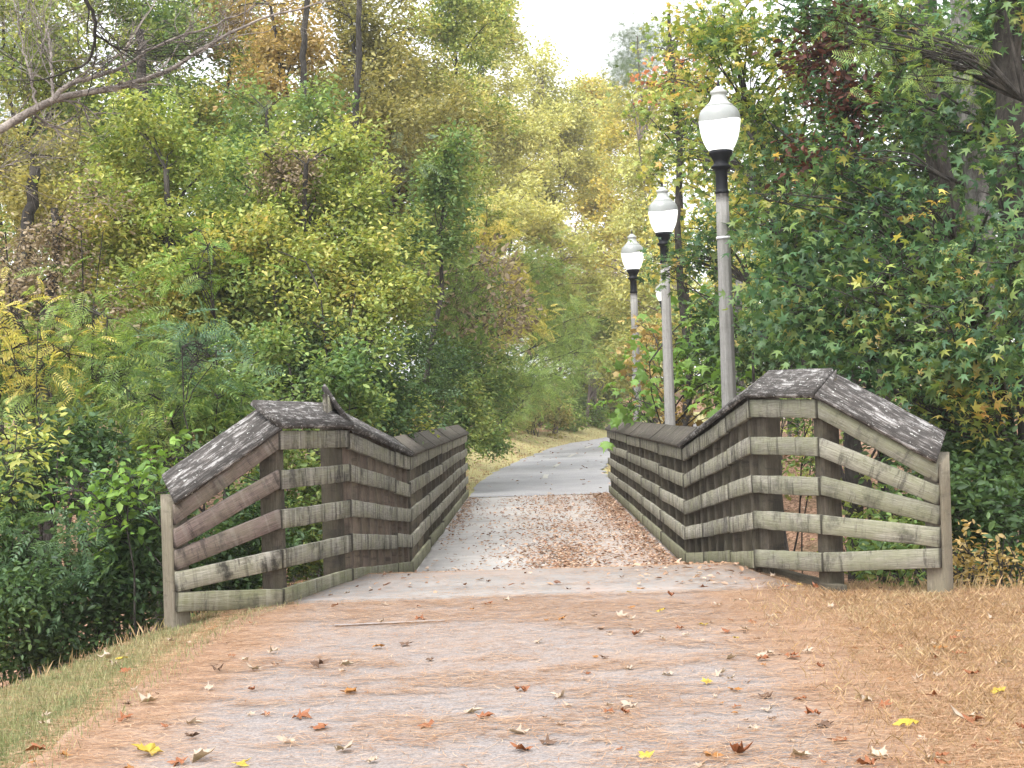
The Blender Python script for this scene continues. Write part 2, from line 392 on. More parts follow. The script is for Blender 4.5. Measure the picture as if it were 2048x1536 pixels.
nx, ny = len(ax), len(ay)
I = (np.arange(ny - 1)[:, None] * nx + np.arange(nx - 1)[None, :]).ravel()
gme = np_mesh('ground', np.stack([GX.ravel(), GY.ravel(), GZ.ravel()], -1), [np.stack([I, I + 1, I + nx + 1, I + nx], -1)], True)
for q in gm: gme.materials.append(q)
fx = (GX[:-1, :-1] + GX[1:, 1:]).ravel() / 2; fy = (GY[:-1, :-1] + GY[1:, 1:]).ravel() / 2
e = np.interp(fx, EX, EY) + (fbm(fx, fy, 2.5) - 0.5) * 0.8
mi = np.where(fy < e + 0.1, np.where(fx < 0, 0, 1), 2)
offx = fx - path_cx(fy)
mi = np.where((fy > 31.5) & (offx > -3.6 - 0.8 * fbm(fx, fy, 0.7)) & (offx < 3.4 + 0.6 * fbm(fx, fy, 0.7)), 3, mi)
gme.polygons.foreach_set('material_index', mi.astype(np.int32))
tag(link('ground', gme, None), kind='structure')

# ------------------------------------------------------------------ paths
def asphalt(near):
    t = NT('asphalt_near' if near else 'asphalt_far')
    fine = t.noise(t.mapping(), 75 if near else 40, 3, 0.75)
    mid = t.noise(t.mapping(), 9, 5, 0.7)
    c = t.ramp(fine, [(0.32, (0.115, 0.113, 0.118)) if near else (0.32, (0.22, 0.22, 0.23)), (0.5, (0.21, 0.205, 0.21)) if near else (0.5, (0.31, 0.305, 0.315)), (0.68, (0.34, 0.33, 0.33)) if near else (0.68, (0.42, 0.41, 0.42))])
    c = t.mix(t.ramp(mid, [(0.35, 0.25), (0.65, 0.0)]), c, (0.15, 0.145, 0.15))
    if near:
        p = t.noise(t.mapping((0.75, 1.3, 1)), 1.5, 7, 0.72, 0.5)          # drifts of needles
        q = t.noise(t.mapping((14, 40, 1)), 3.0, 4, 0.75, 0.6)
        nc = t.ramp(q, [(0.35, (0.23, 0.135, 0.08)), (0.5, (0.345, 0.225, 0.15)), (0.68, (0.44, 0.335, 0.25))])
        f = t.math('ADD', t.math('MULTIPLY_ADD', p, 1.6, -0.68), t.math('MULTIPLY_ADD', q, 2.2, -1.1))
        sx = t.node('ShaderNodeSeparateXYZ'); t.l.new(t.tc.outputs['Object'], sx.inputs[0])
        far = t.math('MULTIPLY_ADD', sx.outputs['Y'], 0.06, -0.52)
        f = t.math('ADD', f, far)
        grit = t.noise(t.mapping((60, 130, 1)), 1.0, 3, 0.7)
        nc = t.mix(t.ramp(grit, [(0.36, 0.7), (0.5, 0.0)]), nc, (0.13, 0.075, 0.05))
        edge = t.math('MULTIPLY_ADD', t.math('ABSOLUTE', t.math('ADD', sx.outputs['X'], 0.2)), 1.8, -2.4)
        f = t.math('MAXIMUM', f, t.math('ADD', f, edge))
        f = t.math('MINIMUM', t.math('MAXIMUM', t.math('ADD', f, 0.16), 0.18), 0.92)
        c = t.mix(f, c, nc)
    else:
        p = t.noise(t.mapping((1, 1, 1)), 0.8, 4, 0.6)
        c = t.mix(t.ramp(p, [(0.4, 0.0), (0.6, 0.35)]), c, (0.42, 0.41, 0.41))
    return t.finish(c, 0.95, fine, 0.5, 0.004, 0.2)
def concrete(name, warm, gain=1.0):
    t = NT(name)
    fine = t.noise(t.mapping(), 60, 4, 0.7); mid = t.noise(t.mapping((0.5, 1, 1)), 3, 6, 0.7)
    c = t.ramp(mid, [(0.3, tuple(gain * q for q in (0.25, 0.237, 0.23))), (0.55, tuple(gain * q for q in (0.33, 0.313, 0.30))), (0.7, tuple(gain * q for q in (0.38, 0.36, 0.34)))])
    c = t.mix(t.ramp(fine, [(0.35, 0.3), (0.6, 0.0)]), c, (0.19, 0.18, 0.17))
    p = t.noise(t.mapping((1.1, 0.45, 1)), 1.1, 6, 0.7, 0.4)
    q = t.noise(t.mapping((12, 12, 1)), 2.5, 4, 0.75)
    sx = t.node('ShaderNodeSeparateXYZ'); t.l.new(t.tc.outputs['Object'], sx.inputs[0])
    f = t.math('ADD', t.math('MULTIPLY_ADD', p, 2.6, -1.3), t.math('MULTIPLY_ADD', q, 1.6, -0.75))
    f = t.math('ADD', f, t.math('MULTIPLY', sx.outputs['X'], warm))
    f = t.math('MINIMUM', t.math('MAXIMUM', f, 0.0), 0.65)
    c = t.mix(f, c, (0.38, 0.275, 0.22))
    return t.finish(c, 0.9, fine, 0.4, 0.004, 0.25)

def sheet(name, ys, xl, xr, z, mat, nseg=14, thick=0.0, rag=0.0):
    ys = np.asarray(ys, dtype=float); n = len(ys)
    L = np.array([xl(y) for y in ys]); R = np.array([xr(y) for y in ys])
    L = L + rag * (vnoise(ys, ys * 0 + 3.3, 3) - 0.5) + rag * 0.5 * (vnoise(ys, ys * 0 + 3.3, 9) - 0.5)
    R = R + rag * (vnoise(ys, ys * 0 + 9.1, 3) - 0.5) + rag * 0.5 * (vnoise(ys, ys * 0 + 9.1, 9) - 0.5)
    u = np.linspace(0, 1, nseg + 1)
    X = L[:, None] + (R - L)[:, None] * u; Y = np.repeat(ys[:, None], nseg + 1, 1)
    Z = np.array([[z(x, y) for x in row] for row, y in zip(X, ys)])
    i = (np.arange(n - 1)[:, None] * (nseg + 1) + np.arange(nseg)).ravel(); k = nseg + 1
    v = np.stack([X.ravel(), Y.ravel(), Z.ravel()], -1)
    fs = [np.stack([i, i + 1, i + 1 + k, i + k], -1)]
    if thick:
        N = len(v); vb = v.copy(); vb[:, 2] -= thick
        v = np.concatenate([v, vb])
        fs.append(np.stack([i + k, i + 1 + k, i + 1, i], -1) + N)
        b = [q for q in range(k)] + [(q + 1) * k - 1 for q in range(1, n)] + [(n - 1) * k + q for q in range(k - 2, -1, -1)] + [q * k for q in range(n - 2, 0, -1)]
        b = np.array(b); c2 = np.roll(b, -1)
        fs.append(np.stack([c2, b, b + N, c2 + N], -1))
    return link(name, np_mesh(name, v, fs, not thick), mat)
def near_l(y): return float(np.interp(y, [-10, 6.3, 9.5, 10.6, 11.5], [-2.6, -2.26, -2.16, -2.06, -1.82]))
def near_r(y): return float(np.interp(y, [-10, 6.3, 10, 11.5], [1.7, 1.68, 1.9, 2.0]))
tag(sheet('asphalt_path', np.arange(-8, 11.3, 0.15), near_l, near_r, lambda x, y: float(path_z(y)) + 0.004 - 0.012 * abs(x) * 0.3, asphalt(True), 20, 0, 0.05), kind='structure')
apL = lambda y: float(np.interp(y, [11.2, 12.4, 16.6], [-1.85, -1.50, -1.31])) + 0.02
apR = lambda y: float(np.interp(y, [11.2, 12.2, 16.6], [2.02, 1.83, 1.74])) - 0.02
tag(sheet('approach_slab', list(np.arange(11.25, 16.5, 0.2)) + [16.6], apL, apR, lambda x, y: float(path_z(y)) + 0.012, concrete('approach_concrete', 0.12, 0.82), 12, 0.35), kind='structure')
tag(sheet('bridge_deck', list(np.arange(16.62, 31.75, 0.5)) + [31.78], lambda y: float(np.interp(y, [16.6, 31.8], [-1.45, -1.40])), lambda y: 1.88, lambda x, y: 0.0 - 0.004 * abs(x - 0.2), concrete('deck_concrete', 0.30, 1.4), 10, 0.28), kind='structure')
fy_ = list(np.arange(31.8, 50, 0.8)) + list(np.arange(50, 98, 1.0))
def dirx(y): return (path_cx(y + 0.5) - path_cx(y - 0.5))
def farL(y): return float(path_cx(y) - 1.65 * math.hypot(1, dirx(y)))
def farR(y): return float(path_cx(y) + 1.65 * math.hypot(1, dirx(y)))
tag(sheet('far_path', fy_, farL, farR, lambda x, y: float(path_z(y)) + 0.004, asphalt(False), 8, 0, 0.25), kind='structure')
# worn centre dashes
t = NT('worn_paint'); n = t.noise(t.mapping(), 14, 4, 0.7)
pm = t.finish(t.ramp(n, [(0.35, (0.34, 0.33, 0.32)), (0.58, (0.50, 0.48, 0.42))]), 0.8)
g = Geo()
for y0 in (39.6, 47.5, 55.5, 63.5, 71.5):
    yy = np.linspace(y0, y0 + 2.4, 6); c = path_cx(yy)
    v = np.concatenate([np.stack([c - 0.07, yy, path_z(yy) + 0.009], -1), np.stack([c + 0.07, yy, path_z(yy) + 0.009], -1)])
    i = np.arange(5); g.add(v, [np.stack([i, i + 6, i + 7, i + 1], -1)])
tag(link('path_markings', g.mesh('path_markings'), pm), kind='structure')
# creek water at the bottom of the ravine is hidden by shrubs; nothing of it shows

# ------------------------------------------------------------------ railings
def board(A, B, h, th, nrm, mat, name, parent, origin, warp=0.004, sub=10):
    """board whose lower inner edge runs A->B, height h straight up, thickness th towards nrm"""
    A = Vector(A); B = Vector(B); d = (B - A); L = d.length; dx = d.normalized()
    nr = Vector(nrm).normalized()
    n = sub + 1; vs = []
    w1, w2 = rng.normal(0, warp, n), rng.normal(0, warp * 0.6, n)
    w1 = np.convolve(w1, np.ones(3) / 3, 'same') * 1.6
    c = 0.005
    for i in range(n):
        p = A + d * (i / sub) + nr * float(w1[i])
        lo = p + Vector((0, 0, float(w2[i]))); hi = p + Vector((0, 0, h + float(w2[(i * 3) % n])))
        for q, zz, tt in ((lo, 0, c), (lo, c, 0), (hi, -c, 0), (hi, 0, c), (hi, 0, th - c), (hi, -c, th), (lo, c, th), (lo, 0, th - c)):
            vs.append(q + Vector((0, 0, zz)) + nr * tt)
    up = Vector((0, 0, 1)); y = up.cross(dx).normalized(); z = dx.cross(y)
    mid = (A + B) / 2
    R = Matrix((dx, y, z)).transposed().to_4x4()
    Mw = Matrix.Translation(mid) @ R; inv = Mw.inverted()
    v = np.array([inv @ q for q in vs]); k = 8
    i = np.arange(sub)[:, None] * k + np.arange(k); j = np.arange(sub)[:, None] * k + (np.arange(k) + 1) % k
    fs = [np.stack([i, j, j + k, i + k], -1).reshape(-1, 4), np.array([list(range(k))[::-1], [sub * k + q for q in range(k)]])]
    o = link(name, np_mesh(name, v, fs), mat, parent)
    o.matrix_world = Mw
    o.matrix_parent_inverse = Matrix.Identity(4); o.matrix_basis = Matrix.Translation(-Vector(origin)) @ Mw
    return o
def cap(A, B, out, mat, parent, origin, w=0.265, rise=0.165, run=0.205, th=0.042, eA=0.0, eB=0.0, miterA=None, miterB=None):
    """tilted cap board: inner edge A->B, outer edge higher and further out"""
    A = Vector(A); B = Vector(B); d = (B - A).normalized()
    o1 = Vector(out).normalized()
    prof = Vector((o1.x * run, o1.y * run, rise)); pl = prof.length; pd = prof / pl
    up = d.cross(pd); up = up if up.z > 0 else -up
    n = 12; vs = []
    mA = miterA if miterA is not None else pd; mB = miterB if miterB is not None else pd
    for i in range(n + 1):
        f = i / n
        p = A + (B - A) * f + d * (-eA if i == 0 else (eB if i == n else 0))
        m_ = mA if i == 0 else (mB if i == n else pd)
        if mB.length > 1.3 and f > .7: m_ = pd + (mB - pd) * ((f - .7) / .3) ** 1.3
        wob = up * float(rng.normal(0, 0.0012))
        a = p - m_ * 0.035 + wob; b = p + m_ * (w) + up * float(rng.normal(0, 0.0015)); mid = (a + b) / 2 + up * float(rng.normal(-0.003, 0.001))
        for q, tt in ((a, 0), (mid, 0), (b, 0), (b, th), (mid, th), (a, th)): vs.append(q + up * tt)
    mid = (A + B) / 2
    R = Matrix((d, up.cross(d), up)).transposed().to_4x4()
    Mw = Matrix.Translation(mid) @ R; inv = Mw.inverted()
    v = np.array([inv @ q for q in vs]); k = 6
    i = np.arange(n)[:, None] * k + np.arange(k); j = np.arange(n)[:, None] * k + (np.arange(k) + 1) % k
    fs = [np.stack([i, j, j + k, i + k], -1).reshape(-1, 4), np.array([list(range(k))[::-1], [n * k + q for q in range(k)]])]
    ob = link('cap_board', np_mesh('cap_board', v, fs), mat, parent)
    ob.matrix_basis = Matrix.Translation(-Vector(origin)) @ Mw
    return ob
def post(p, z0, z1, nrm, mat, parent, origin, w=0.14, dp=0.14, slope=0.8, name='post'):
    """post on the outer side of the boards; local x runs up the post so the grain follows it"""
    p = Vector((p[0], p[1], 0)); o1 = Vector((nrm[0], nrm[1], 0)).normalized(); t1 = Vector((-o1.y, o1.x, 0))
    c = 0.008; vs = []
    ring = [(-w / 2 + c, 0), (w / 2 - c, 0), (w / 2, c), (w / 2, dp - c), (w / 2 - c, dp), (-w / 2 + c, dp), (-w / 2, dp - c), (-w / 2, c)]
    zs = np.linspace(0, 1, 7)
    lean = rng.normal(0, 0.006, 2)
    for f in zs:
        for (a, b) in ring:
            top = z1 + slope * b
            q = p + t1 * (a + float(lean[0]) * f) + o1 * b
            vs.append(Vector((q.x, q.y, z0 + (top - z0) * f)))
    mid = p + o1 * dp / 2 + Vector((0, 0, (z0 + z1) / 2))
    R = Matrix((Vector((0, 0, 1)), t1, Vector((0, 0, 1)).cross(t1))).transposed().to_4x4()
    Mw = Matrix.Translation(mid) @ R; inv = Mw.inverted()
    v = np.array([inv @ q for q in vs]); k = 8; n = 6
    i = np.arange(n)[:, None] * k + np.arange(k); j = np.arange(n)[:, None] * k + (np.arange(k) + 1) % k
    fs = [np.stack([i, j, j + k, i + k], -1).reshape(-1, 4), np.array([list(range(k))[::-1], [n * k + q for q in range(k)]])]
    ob = link(name, np_mesh(name, v, fs), mat, parent)
    ob.matrix_basis = Matrix.Translation(-Vector(origin)) @ Mw
    return ob

def railing(side, F, N1, N2, N3, N4, label):
    """nodes: x, y, bottom of lowest board, inner edge of the cap"""
    org = Vector((N1[0], N1[1], 0))
    root = empty('wooden_railing', org, label=label, cat='railing', group='railings of the footbridge')
    s = side
    P = [F, N1, N2, N3, N4]
    def out_of(a, b):
        d = Vector((b[0] - a[0], b[1] - a[1], 0)).normalized()
        n = Vector((-d.y, d.x, 0))
        return n if n.x * s > 0 else -n
    H = 0.14
    secs = [(F, N1), (N1, N2), (N2, N3), (N3, N4)]
    outs = [out_of(a, b) for a, b in secs]
    lerp = lambda a, b, f: tuple(a[i] + (b[i] - a[i]) * f for i in range(4))
    for si, (a, b) in enumerate(secs):
        o1 = outs[si]
        cuts = {0: [0, .2, .4, .6, .8, 1], 1: [0, .32, .72, 1] if s > 0 else [0, .3, 1], 2: [0, 1], 3: [0, 1]}[si]
        for ci in range(len(cuts) - 1):
            p, q = lerp(a, b, cuts[ci]), lerp(a, b, cuts[ci + 1])
            for r in range(5):
                def zz(n_):
                    pitch = (n_[3] - 0.03 - H - n_[2]) / 4
                    return n_[2] + pitch * r
                jz = [float(rng.normal(0, 0.007 if si < 2 else 0.006)) for _ in range(2)]
                ex = 0.009 if si < 2 else 0.007
                dd = (Vector((q[0], q[1], 0)) - Vector((p[0], p[1], 0)))
                dl = dd.length; dd.normalize()
                A = Vector((p[0], p[1], zz(p) + jz[0])) + dd * ex; B = Vector((q[0], q[1], zz(q) + jz[1])) - dd * ex
                hh = H
                if si == 3 and r > 0: hh = min(H, 0.15)
                tk = 0.036 + (0.003 * ((ci + si) % 2)) + (0.002 * r if si == 3 else 0)
                mt = M['board_low'] if r == 0 or (s > 0 and si >= 2 and r <= 2) else M['board']
                if s > 0 and si >= 2: mt = M['board_wing']
                if s < 0 and si >= 2 and r > 0: mt = M['board_red'] if (si == 3 and r > 1) else M['board']
                board(A, B, hh, tk, o1, mt, 'rail_board', root, org, 0.0025, 10 if dl > 1 else 6)
        # caps
        ccut = {0: [0, .12, .25, .38, .5, .63, .76, .88, 1], 1: [0, .5, 1], 2: [0, 1], 3: [0, 1]}[si]
        for ci in range(len(ccut) - 1):
            p, q = lerp(a, b, ccut[ci]), lerp(a, b, ccut[ci + 1])
            A = Vector((p[0], p[1], p[3])); B = Vector((q[0], q[1], q[3]))
            eA = eB = 0.0
            mA = mB = None
            def mit(o_a, o_b):
                mm = (o_a + o_b); mm.normalize()
                k = 1.0 / max(0.5, mm.dot(o_a))
                v = Vector((mm.x * 0.205 * k, mm.y * 0.205 * k, 0.165)); return v / Vector((0.205, 0.165)).length
            if ci == 0 and si > 0: mA = mit(outs[si - 1], o1)
            if ci == len(ccut) - 2 and si < 3: mB = mit(outs[si + 1], o1)
            mt = M['cap_dark'] if si == 0 else M['cap']
            if s < 0 and si == 1 and ci == 1: mB = Vector((-0.19, -0.24, 0.33)) / 0.265
            if s < 0 and si == 2: mA = None; mB = None; eB = .05; A.z += .012; B.z += .012
            if s < 0 and si == 3: mA = None; eA = .02; A.z -= .006
            cap(A + (B - A).normalized() * 0.003, B - (B - A).normalized() * 0.003, o1, mt, root, org, eA=eA, eB=eB, miterA=mA, miterB=mB, th=0.042 + 0.003 * (ci % 2))
    # posts behind the boards
    TH = 0.045
    def put(a, b, f, o1, mt, w=0.14, dp=0.14, below=1.2, nm='post'):
        n_ = lerp(a, b, f)
        gzv = gz(n_[0] + o1.x * 0.1, n_[1] + o1.y * 0.1) - 0.25
        base = n_[2] - 0.25 if (nm == 'picket') else min(max(gzv, n_[2] - 2.2), n_[2] - 0.3)
        post((n_[0] + o1.x * TH, n_[1] + o1.y * TH), base, n_[3] + 0.8 * TH - 0.02, o1, mt, root, org, w, dp, 0.8, nm)
    for f in np.linspace(0.01, 0.97, 17): put(F, N1, float(f), outs[0], M['post'])
    for f in np.linspace(0.0, 0.94, 9): put(N1, N2, float(f) , outs[1], M['post'] if s > 0 else M['post_brown'], 0.13 if s > 0 else 0.18)
    put(N2, N3, 0.09, outs[2], M['post'], 0.15)
    put(N2, N3, 0.93, outs[2], M['post'], 0.14)
    # end post: the boards butt against it, it carries the end of the cap
    d = Vector((N4[0] - N3[0], N4[1] - N3[1], 0)).normalized()
    rot = math.radians(-10 * s)
    dn = Vector((d.x * math.cos(rot) - d.y * math.sin(rot), d.x * math.sin(rot) + d.y * math.cos(rot), 0))
    nn = Vector((-dn.y, dn.x, 0)); nn = nn if nn.y > 0 else -nn
    pp = Vector((N4[0], N4[1], 0)) - dn * 0.074 + nn * 0.042
    post(pp, gz(pp.x, pp.y) - 0.25, N4[3] - 0.03, nn, M['post_grey'], root, org, 0.14, 0.14, 0.6, 'end_post')
    return root
RR = railing(1, (1.72, 31.8, 0.03, 1.36), (1.72, 16.6, 0.03, 1.36), (1.81, 12.15, 0.484, 1.87), (2.15, 11.07, 0.544, 1.85), (2.894, 10.6, 0.60, 1.36),
             'weathered five board wooden railing on the right side of the footbridge, below the lamps')
RL = railing(-1, (-1.245, 31.8, 0.03, 1.36), (-1.29, 16.6, 0.03, 1.36), (-1.465, 12.45, 0.40, 1.71), (-1.82, 11.07, 0.41, 1.735), (-2.505, 10.6, 0.447, 1.23),
             'weathered five board wooden railing on the left side of the footbridge, beside the shrubby bank')
# the odd board left standing under the raised end of the left cap
o_ = Vector(RL.location)
board((-1.605, 12.17, 1.79), (-1.505, 13.5, 1.44), 0.20, 0.035, (-1, 0.1, 0), M['board'], 'rail_board', RL, o_, 0.001, 6)
# timbers that edge the approach under each flared end
def timber(a, b, label, mat):
    a, b = Vector(a), Vector(b)
    root = board(a, b, 0.10, 0.09, (b - a).cross(Vector((0, 0, 1))), mat, 'edge_timber', None, (0, 0, 0), 0.006, 8)
    tag(root, label, 'timber', 'timbers edging the approach')
timber((-2.10, 10.35, 0.29), (-1.72, 11.9, 0.36), 'pale weathered timber edging the asphalt under the left railing', M['post_grey'])
timber((2.22, 10.95, 0.36), (1.88, 12.3, 0.38), 'dark weathered timber lying under the right railing at the edge of the slab', M['post'])
# thin pale lath lying across the asphalt
b_ = board((-1.32, 10.05, float(path_z(10.05)) + 0.006), (-0.58, 10.12, float(path_z(10.1)) + 0.006), 0.007, 0.04, (0, 1, 0), None, 'wooden_lath', None, (0, 0, 0), 0.001, 8)
t = NT('pale_lath'); b_.data.materials.append(t.finish(t.ramp(t.noise(t.mapping((1, 20, 20)), 4), [(0.3, (0.26, 0.245, 0.25)), (0.6, (0.38, 0.37, 0.38))]), 0.7))
tag(b_, 'thin pale grey lath lying across the asphalt in front of the left railing', 'lath')

# ------------------------------------------------------------------ lamp posts
t = NT('lamp_iron'); M['iron'] = t.finish((0.008, 0.009, 0.012), 0.5, spec=0.2)
def globe_mat(name, col, e, es):
    t = NT(name); return t.finish(col, 0.28, spec=0.5, emis=e, estr=es)
M['globe_top'] = globe_mat('globe_upper', (0.29, 0.305, 0.295), (0.8, 0.85, 0.82), 0.01)
M['globe_low'] = globe_mat('globe_lit', (0.85, 0.86, 0.86), (1.0, 0.99, 0.96), 0.45)
M['globe_cap'] = globe_mat('globe_cap', (0.40, 0.415, 0.40), (0.8, 0.85, 0.82), 0.01)
t = NT('steel_band'); M['band'] = t.finish((0.72, 0.72, 0.74), 0.35, spec=0.6)
M['lamp_wood'] = wood_mat('lamp_post_wood', (0.45, 0.44, 0.425), (0.27, 0.262, 0.25), (0.3, 0.3, 0.25), 0.15, 0.1)
def lamp_proto(label):
    """origin at the deck line; the globe seat is 4.41 m up"""
    root = empty('street_lamp', (0, 0, 0), label=label, cat='street lamp', group='globe lamps along the footbridge and path')
    # fluted post, local z up; texture runs along x so build it lying along x
    g = Geo(); k = 32; zs = np.linspace(-1.6, 4.05, 14)
    th = np.linspace(0, 2 * math.pi, k, endpoint=False)
    rr = np.interp(zs, [-1.6, 0, 3.99], [0.092, 0.086, 0.066])
    fl = 1 - 0.09 * (np.arange(k) % 4 < 1) - 0.045 * (np.arange(k) % 4 == 1)
    v = np.stack([np.repeat(zs[:, None], k, 1), rr[:, None] * fl * np.cos(th), rr[:, None] * fl * np.sin(th)], -1).reshape(-1, 3)
    i = np.arange(13)[:, None] * k + np.arange(k); j = np.arange(13)[:, None] * k + (np.arange(k) + 1) % k
    g.add(v, [np.stack([i, j, j + k, i + k], -1).reshape(-1, 4), np.array([[13 * k + q for q in range(k)]])])
    po = link('post', g.mesh('lamp_post'), M['lamp_wood'], root); po.rotation_euler = (0, -math.pi / 2, 0)
    g = Geo(); lathe(g, [(0.0, 4.030), (0.070, 4.030), (0.074, 4.045), (0.066, 4.060), (0.062, 4.080), (0.062, 4.250), (0.068, 4.260), (0.072, 4.275), (0.094, 4.288), (0.104, 4.300), (0.104, 4.310), (0.085, 4.322), (0.074, 4.340), (0.078, 4.365), (0.098, 4.405), (0.116, 4.430), (0.12, 4.445), (0.12, 4.470), (0.10, 4.472), (0.0, 4.472)])
    ir = link('collar', g.mesh('lamp_collar', smooth=False), M['iron'], root)
    for p_ in ir.data.polygons: p_.use_smooth = True
    # globe: lit lower part, prismatic upper part, moulded cap
    prof = [(0.118, 4.472), (0.146, 4.51), (0.169, 4.56), (0.187, 4.61), (0.200, 4.67), (0.209, 4.73), (0.2135, 4.77)]
    g = Geo(); k = 48; th = np.linspace(0, 2 * math.pi, k, endpoint=False); n = len(prof)
    V = []
    for qi, (r_, z_) in enumerate(prof):
        wv = 0.018 * np.cos(th * 2 + 0.9) * (qi / (n - 1)) ** 3
        V.append(np.stack([r_ * np.cos(th), r_ * np.sin(th), z_ + wv], -1))
    v = np.concatenate(V); i = np.arange(n - 1)[:, None] * k + np.arange(k); j = np.arange(n - 1)[:, None] * k + (np.arange(k) + 1) % k
    g.add(v, [np.stack([i, j, j + k, i + k], -1).reshape(-1, 4), np.array([list(range(k))])])
    link('lit_globe', g.mesh('lit_globe', smooth=True), M['globe_low'], root)
    prof = [(0.2138, 4.77), (0.2135, 4.80), (0.209, 4.835), (0.199, 4.865), (0.182, 4.893), (0.160, 4.915), (0.140, 4.927)]
    g = Geo(); V = []; n = len(prof)
    for qi, (r_, z_) in enumerate(prof):
        wv = 0.018 * np.cos(th * 2 + 0.9) * (1 - qi / (n - 1)) ** 3
        V.append(np.stack([r_ * np.cos(th), r_ * np.sin(th), z_ + wv], -1))
    v = np.concatenate(V); i = np.arange(n - 1)[:, None] * k + np.arange(k); j = np.arange(n - 1)[:, None] * k + (np.arange(k) + 1) % k
    g.add(v, [np.stack([i, j, j + k, i + k], -1).reshape(-1, 4)])
    link('globe_shade', g.mesh('globe_shade', smooth=True), M['globe_top'], root)
    g = Geo(); lathe(g, [(0.138, 4.922), (0.146, 4.928), (0.143, 4.937), (0.126, 4.948), (0.104, 4.968), (0.088, 4.995), (0.078, 5.025), (0.074, 5.05), (0.084, 5.057), (0.088, 5.072), (0.082, 5.088), (0.060, 5.098), (0.050, 5.115), (0.030, 5.133), (0.0, 5.14)], 40)
    link('globe_cap', g.mesh('globe_cap', smooth=True), M['globe_cap'], root)
    g = Geo(); lathe(g, [(0.016, 5.13), (0.018, 5.15), (0.010, 5.165), (0.012, 5.18), (0.004, 5.21), (0.0, 5.215)], 12)
    link('finial', g.mesh('finial', smooth=True), M['iron'], root)
    return root
def copy_tree(o, parent=None):
    c = o.copy(); COL.objects.link(c); c.parent = parent
    for ch in [q for q in bpy.data.objects if q.parent is o]: copy_tree(ch, c)
    return c
lp = lamp_proto('nearest globe lamp behind the right railing, a steel band round its wooden post')
lp.location = (2.095, 15.4, -0.06)
lamps = [lp]
for (x_, y_, z_, lab) in ((2.10, 21.8, -0.14, 'middle lamp of the row behind the right railing, sweetgum leaves before its collar'),
                          (2.10, 28.0, -0.09, 'small globe lamp leftmost of the row behind the far end of the right railing'),
                          (4.24, 45.0, 0.5, 'distant globe lamp mostly hidden behind the post of the middle lamp'),
                          (13.2, 64.0, 1.0, 'far off white lamp globe glinting among the dark sweetgum leaves on the right')):
    q = copy_tree(lp); q.location = (x_, y_, z_); q['label'] = lab; q.rotation_euler = (0, 0, random.uniform(0, 0.3)); lamps.append(q)
g = Geo(); lathe(g, [(0.0715, 3.56), (0.076, 3.56), (0.076, 3.585), (0.0715, 3.585)], 32)
link('steel_band', g.mesh('steel_band'), M['band'], lp)

# ------------------------------------------------------------------ leaves
def fan(outline, c, dz=0.0):
    v = [c] + outline; n = len(outline)
    return np.array(v, dtype=float), np.array([[0, i + 1, (i + 1) % n + 1] for i in range(n)])
def star_tpl(valley=0.2, droop=0.12, lobes=((0, 0.62), (58, 0.56), (118, 0.40))):
    pts = []
    ang = [(-118, lobes[2][1]), (-58, lobes[1][1]), (0, lobes[0][1]), (58, lobes[1][1]), (118, lobes[2][1])]
    for i, (a, r) in enumerate(ang):
        a = math.radians(a)
        for da, k in ((-0.17, 0.62), (0, 1), (0.17, 0.62)):
            pts.append((0.38 + r * k * math.cos(a + da), r * k * math.sin(a + da), -droop * k * k))
        if i < 4:
            b = math.radians((ang[i][0] + ang[i + 1][0]) / 2)
            pts.append((0.38 + valley * math.cos(b), valley * math.sin(b), 0.0))
    pts.append((0.22, 0.0, 0.0))
    return fan(pts, (0.38, 0, 0.05))
TPL = {}
TPL['oval'] = (np.array([(0, 0, 0), (.33, .25, .07), (.72, .19, .05), (1, 0, -.08), (.72, -.19, .05), (.33, -.25, .07)], float), np.array([[0, 3, 2, 1], [0, 5, 4, 3]]), 0.30)
_s = star_tpl(); TPL['star'] = (_s[0], _s[1], 0.42)
_s = star_tpl(0.36, 0.2); TPL['lobed'] = (_s[0], _s[1], 0.62)
def pinnate(n, ll, lw, droop, start=0.15, ang=65):
    V = []; F = []
    def z(x): return -droop * x * x
    for i, x in enumerate(np.linspace(start, 0.97, n)):
        for s in (1, -1):
            L = ll * (0.55 + 0.9 * math.sin(math.pi * (0.15 + 0.8 * (x - start) / (1 - start)))) * 0.75
            a = math.radians(ang); dx, dy = math.cos(a), math.sin(a) * s
            b = len(V)
            V += [(x, 0, z(x)), (x + dx * L * .5 - dy * lw * s * 0 - lw / 2, dy * L * .5, z(x) + .012), (x + dx * L, dy * L, z(x) - .05 * L / ll), (x + dx * L * .5 + lw / 2, dy * L * .5, z(x) + .012)]
            F.append([b, b + 1, b + 2, b + 3] if s < 0 else [b, b + 3, b + 2, b + 1])
    b = len(V)
    xs = np.linspace(0, 1, 5)
    for x in xs: V += [(x, .006, z(x)), (x, -.006, z(x))]
    for i in range(4): F.append([b + 2 * i, b + 2 * i + 1, b + 2 * i + 3, b + 2 * i + 2])
    return np.array(V, float), np.array(F), 0.28
TPL['pinnate'] = pinnate(8, 0.26, 0.085, 0.30)
TPL['feather'] = pinnate(11, 0.30, 0.05, 0.35, 0.1, 60)
_v = [(0, 0, 0)]; _f = []
for _i in range(16):
    _a = _i * 2.4; _e = 0.15 + 0.8 * ((_i * 0.618) % 1)
    d_ = np.array([math.cos(_a) * math.cos(_e), math.sin(_a) * math.cos(_e), math.sin(_e)]); p_ = np.array([-math.sin(_a), math.cos(_a), 0]) * 0.012
    b = len(_v); _v += [tuple(p_ * .5), tuple(d_ * 1.0), tuple(-p_ * .5)]; _f.append([b, b + 1, b + 2])
TPL['pine'] = (np.array(_v), np.array(_f), 0.16)
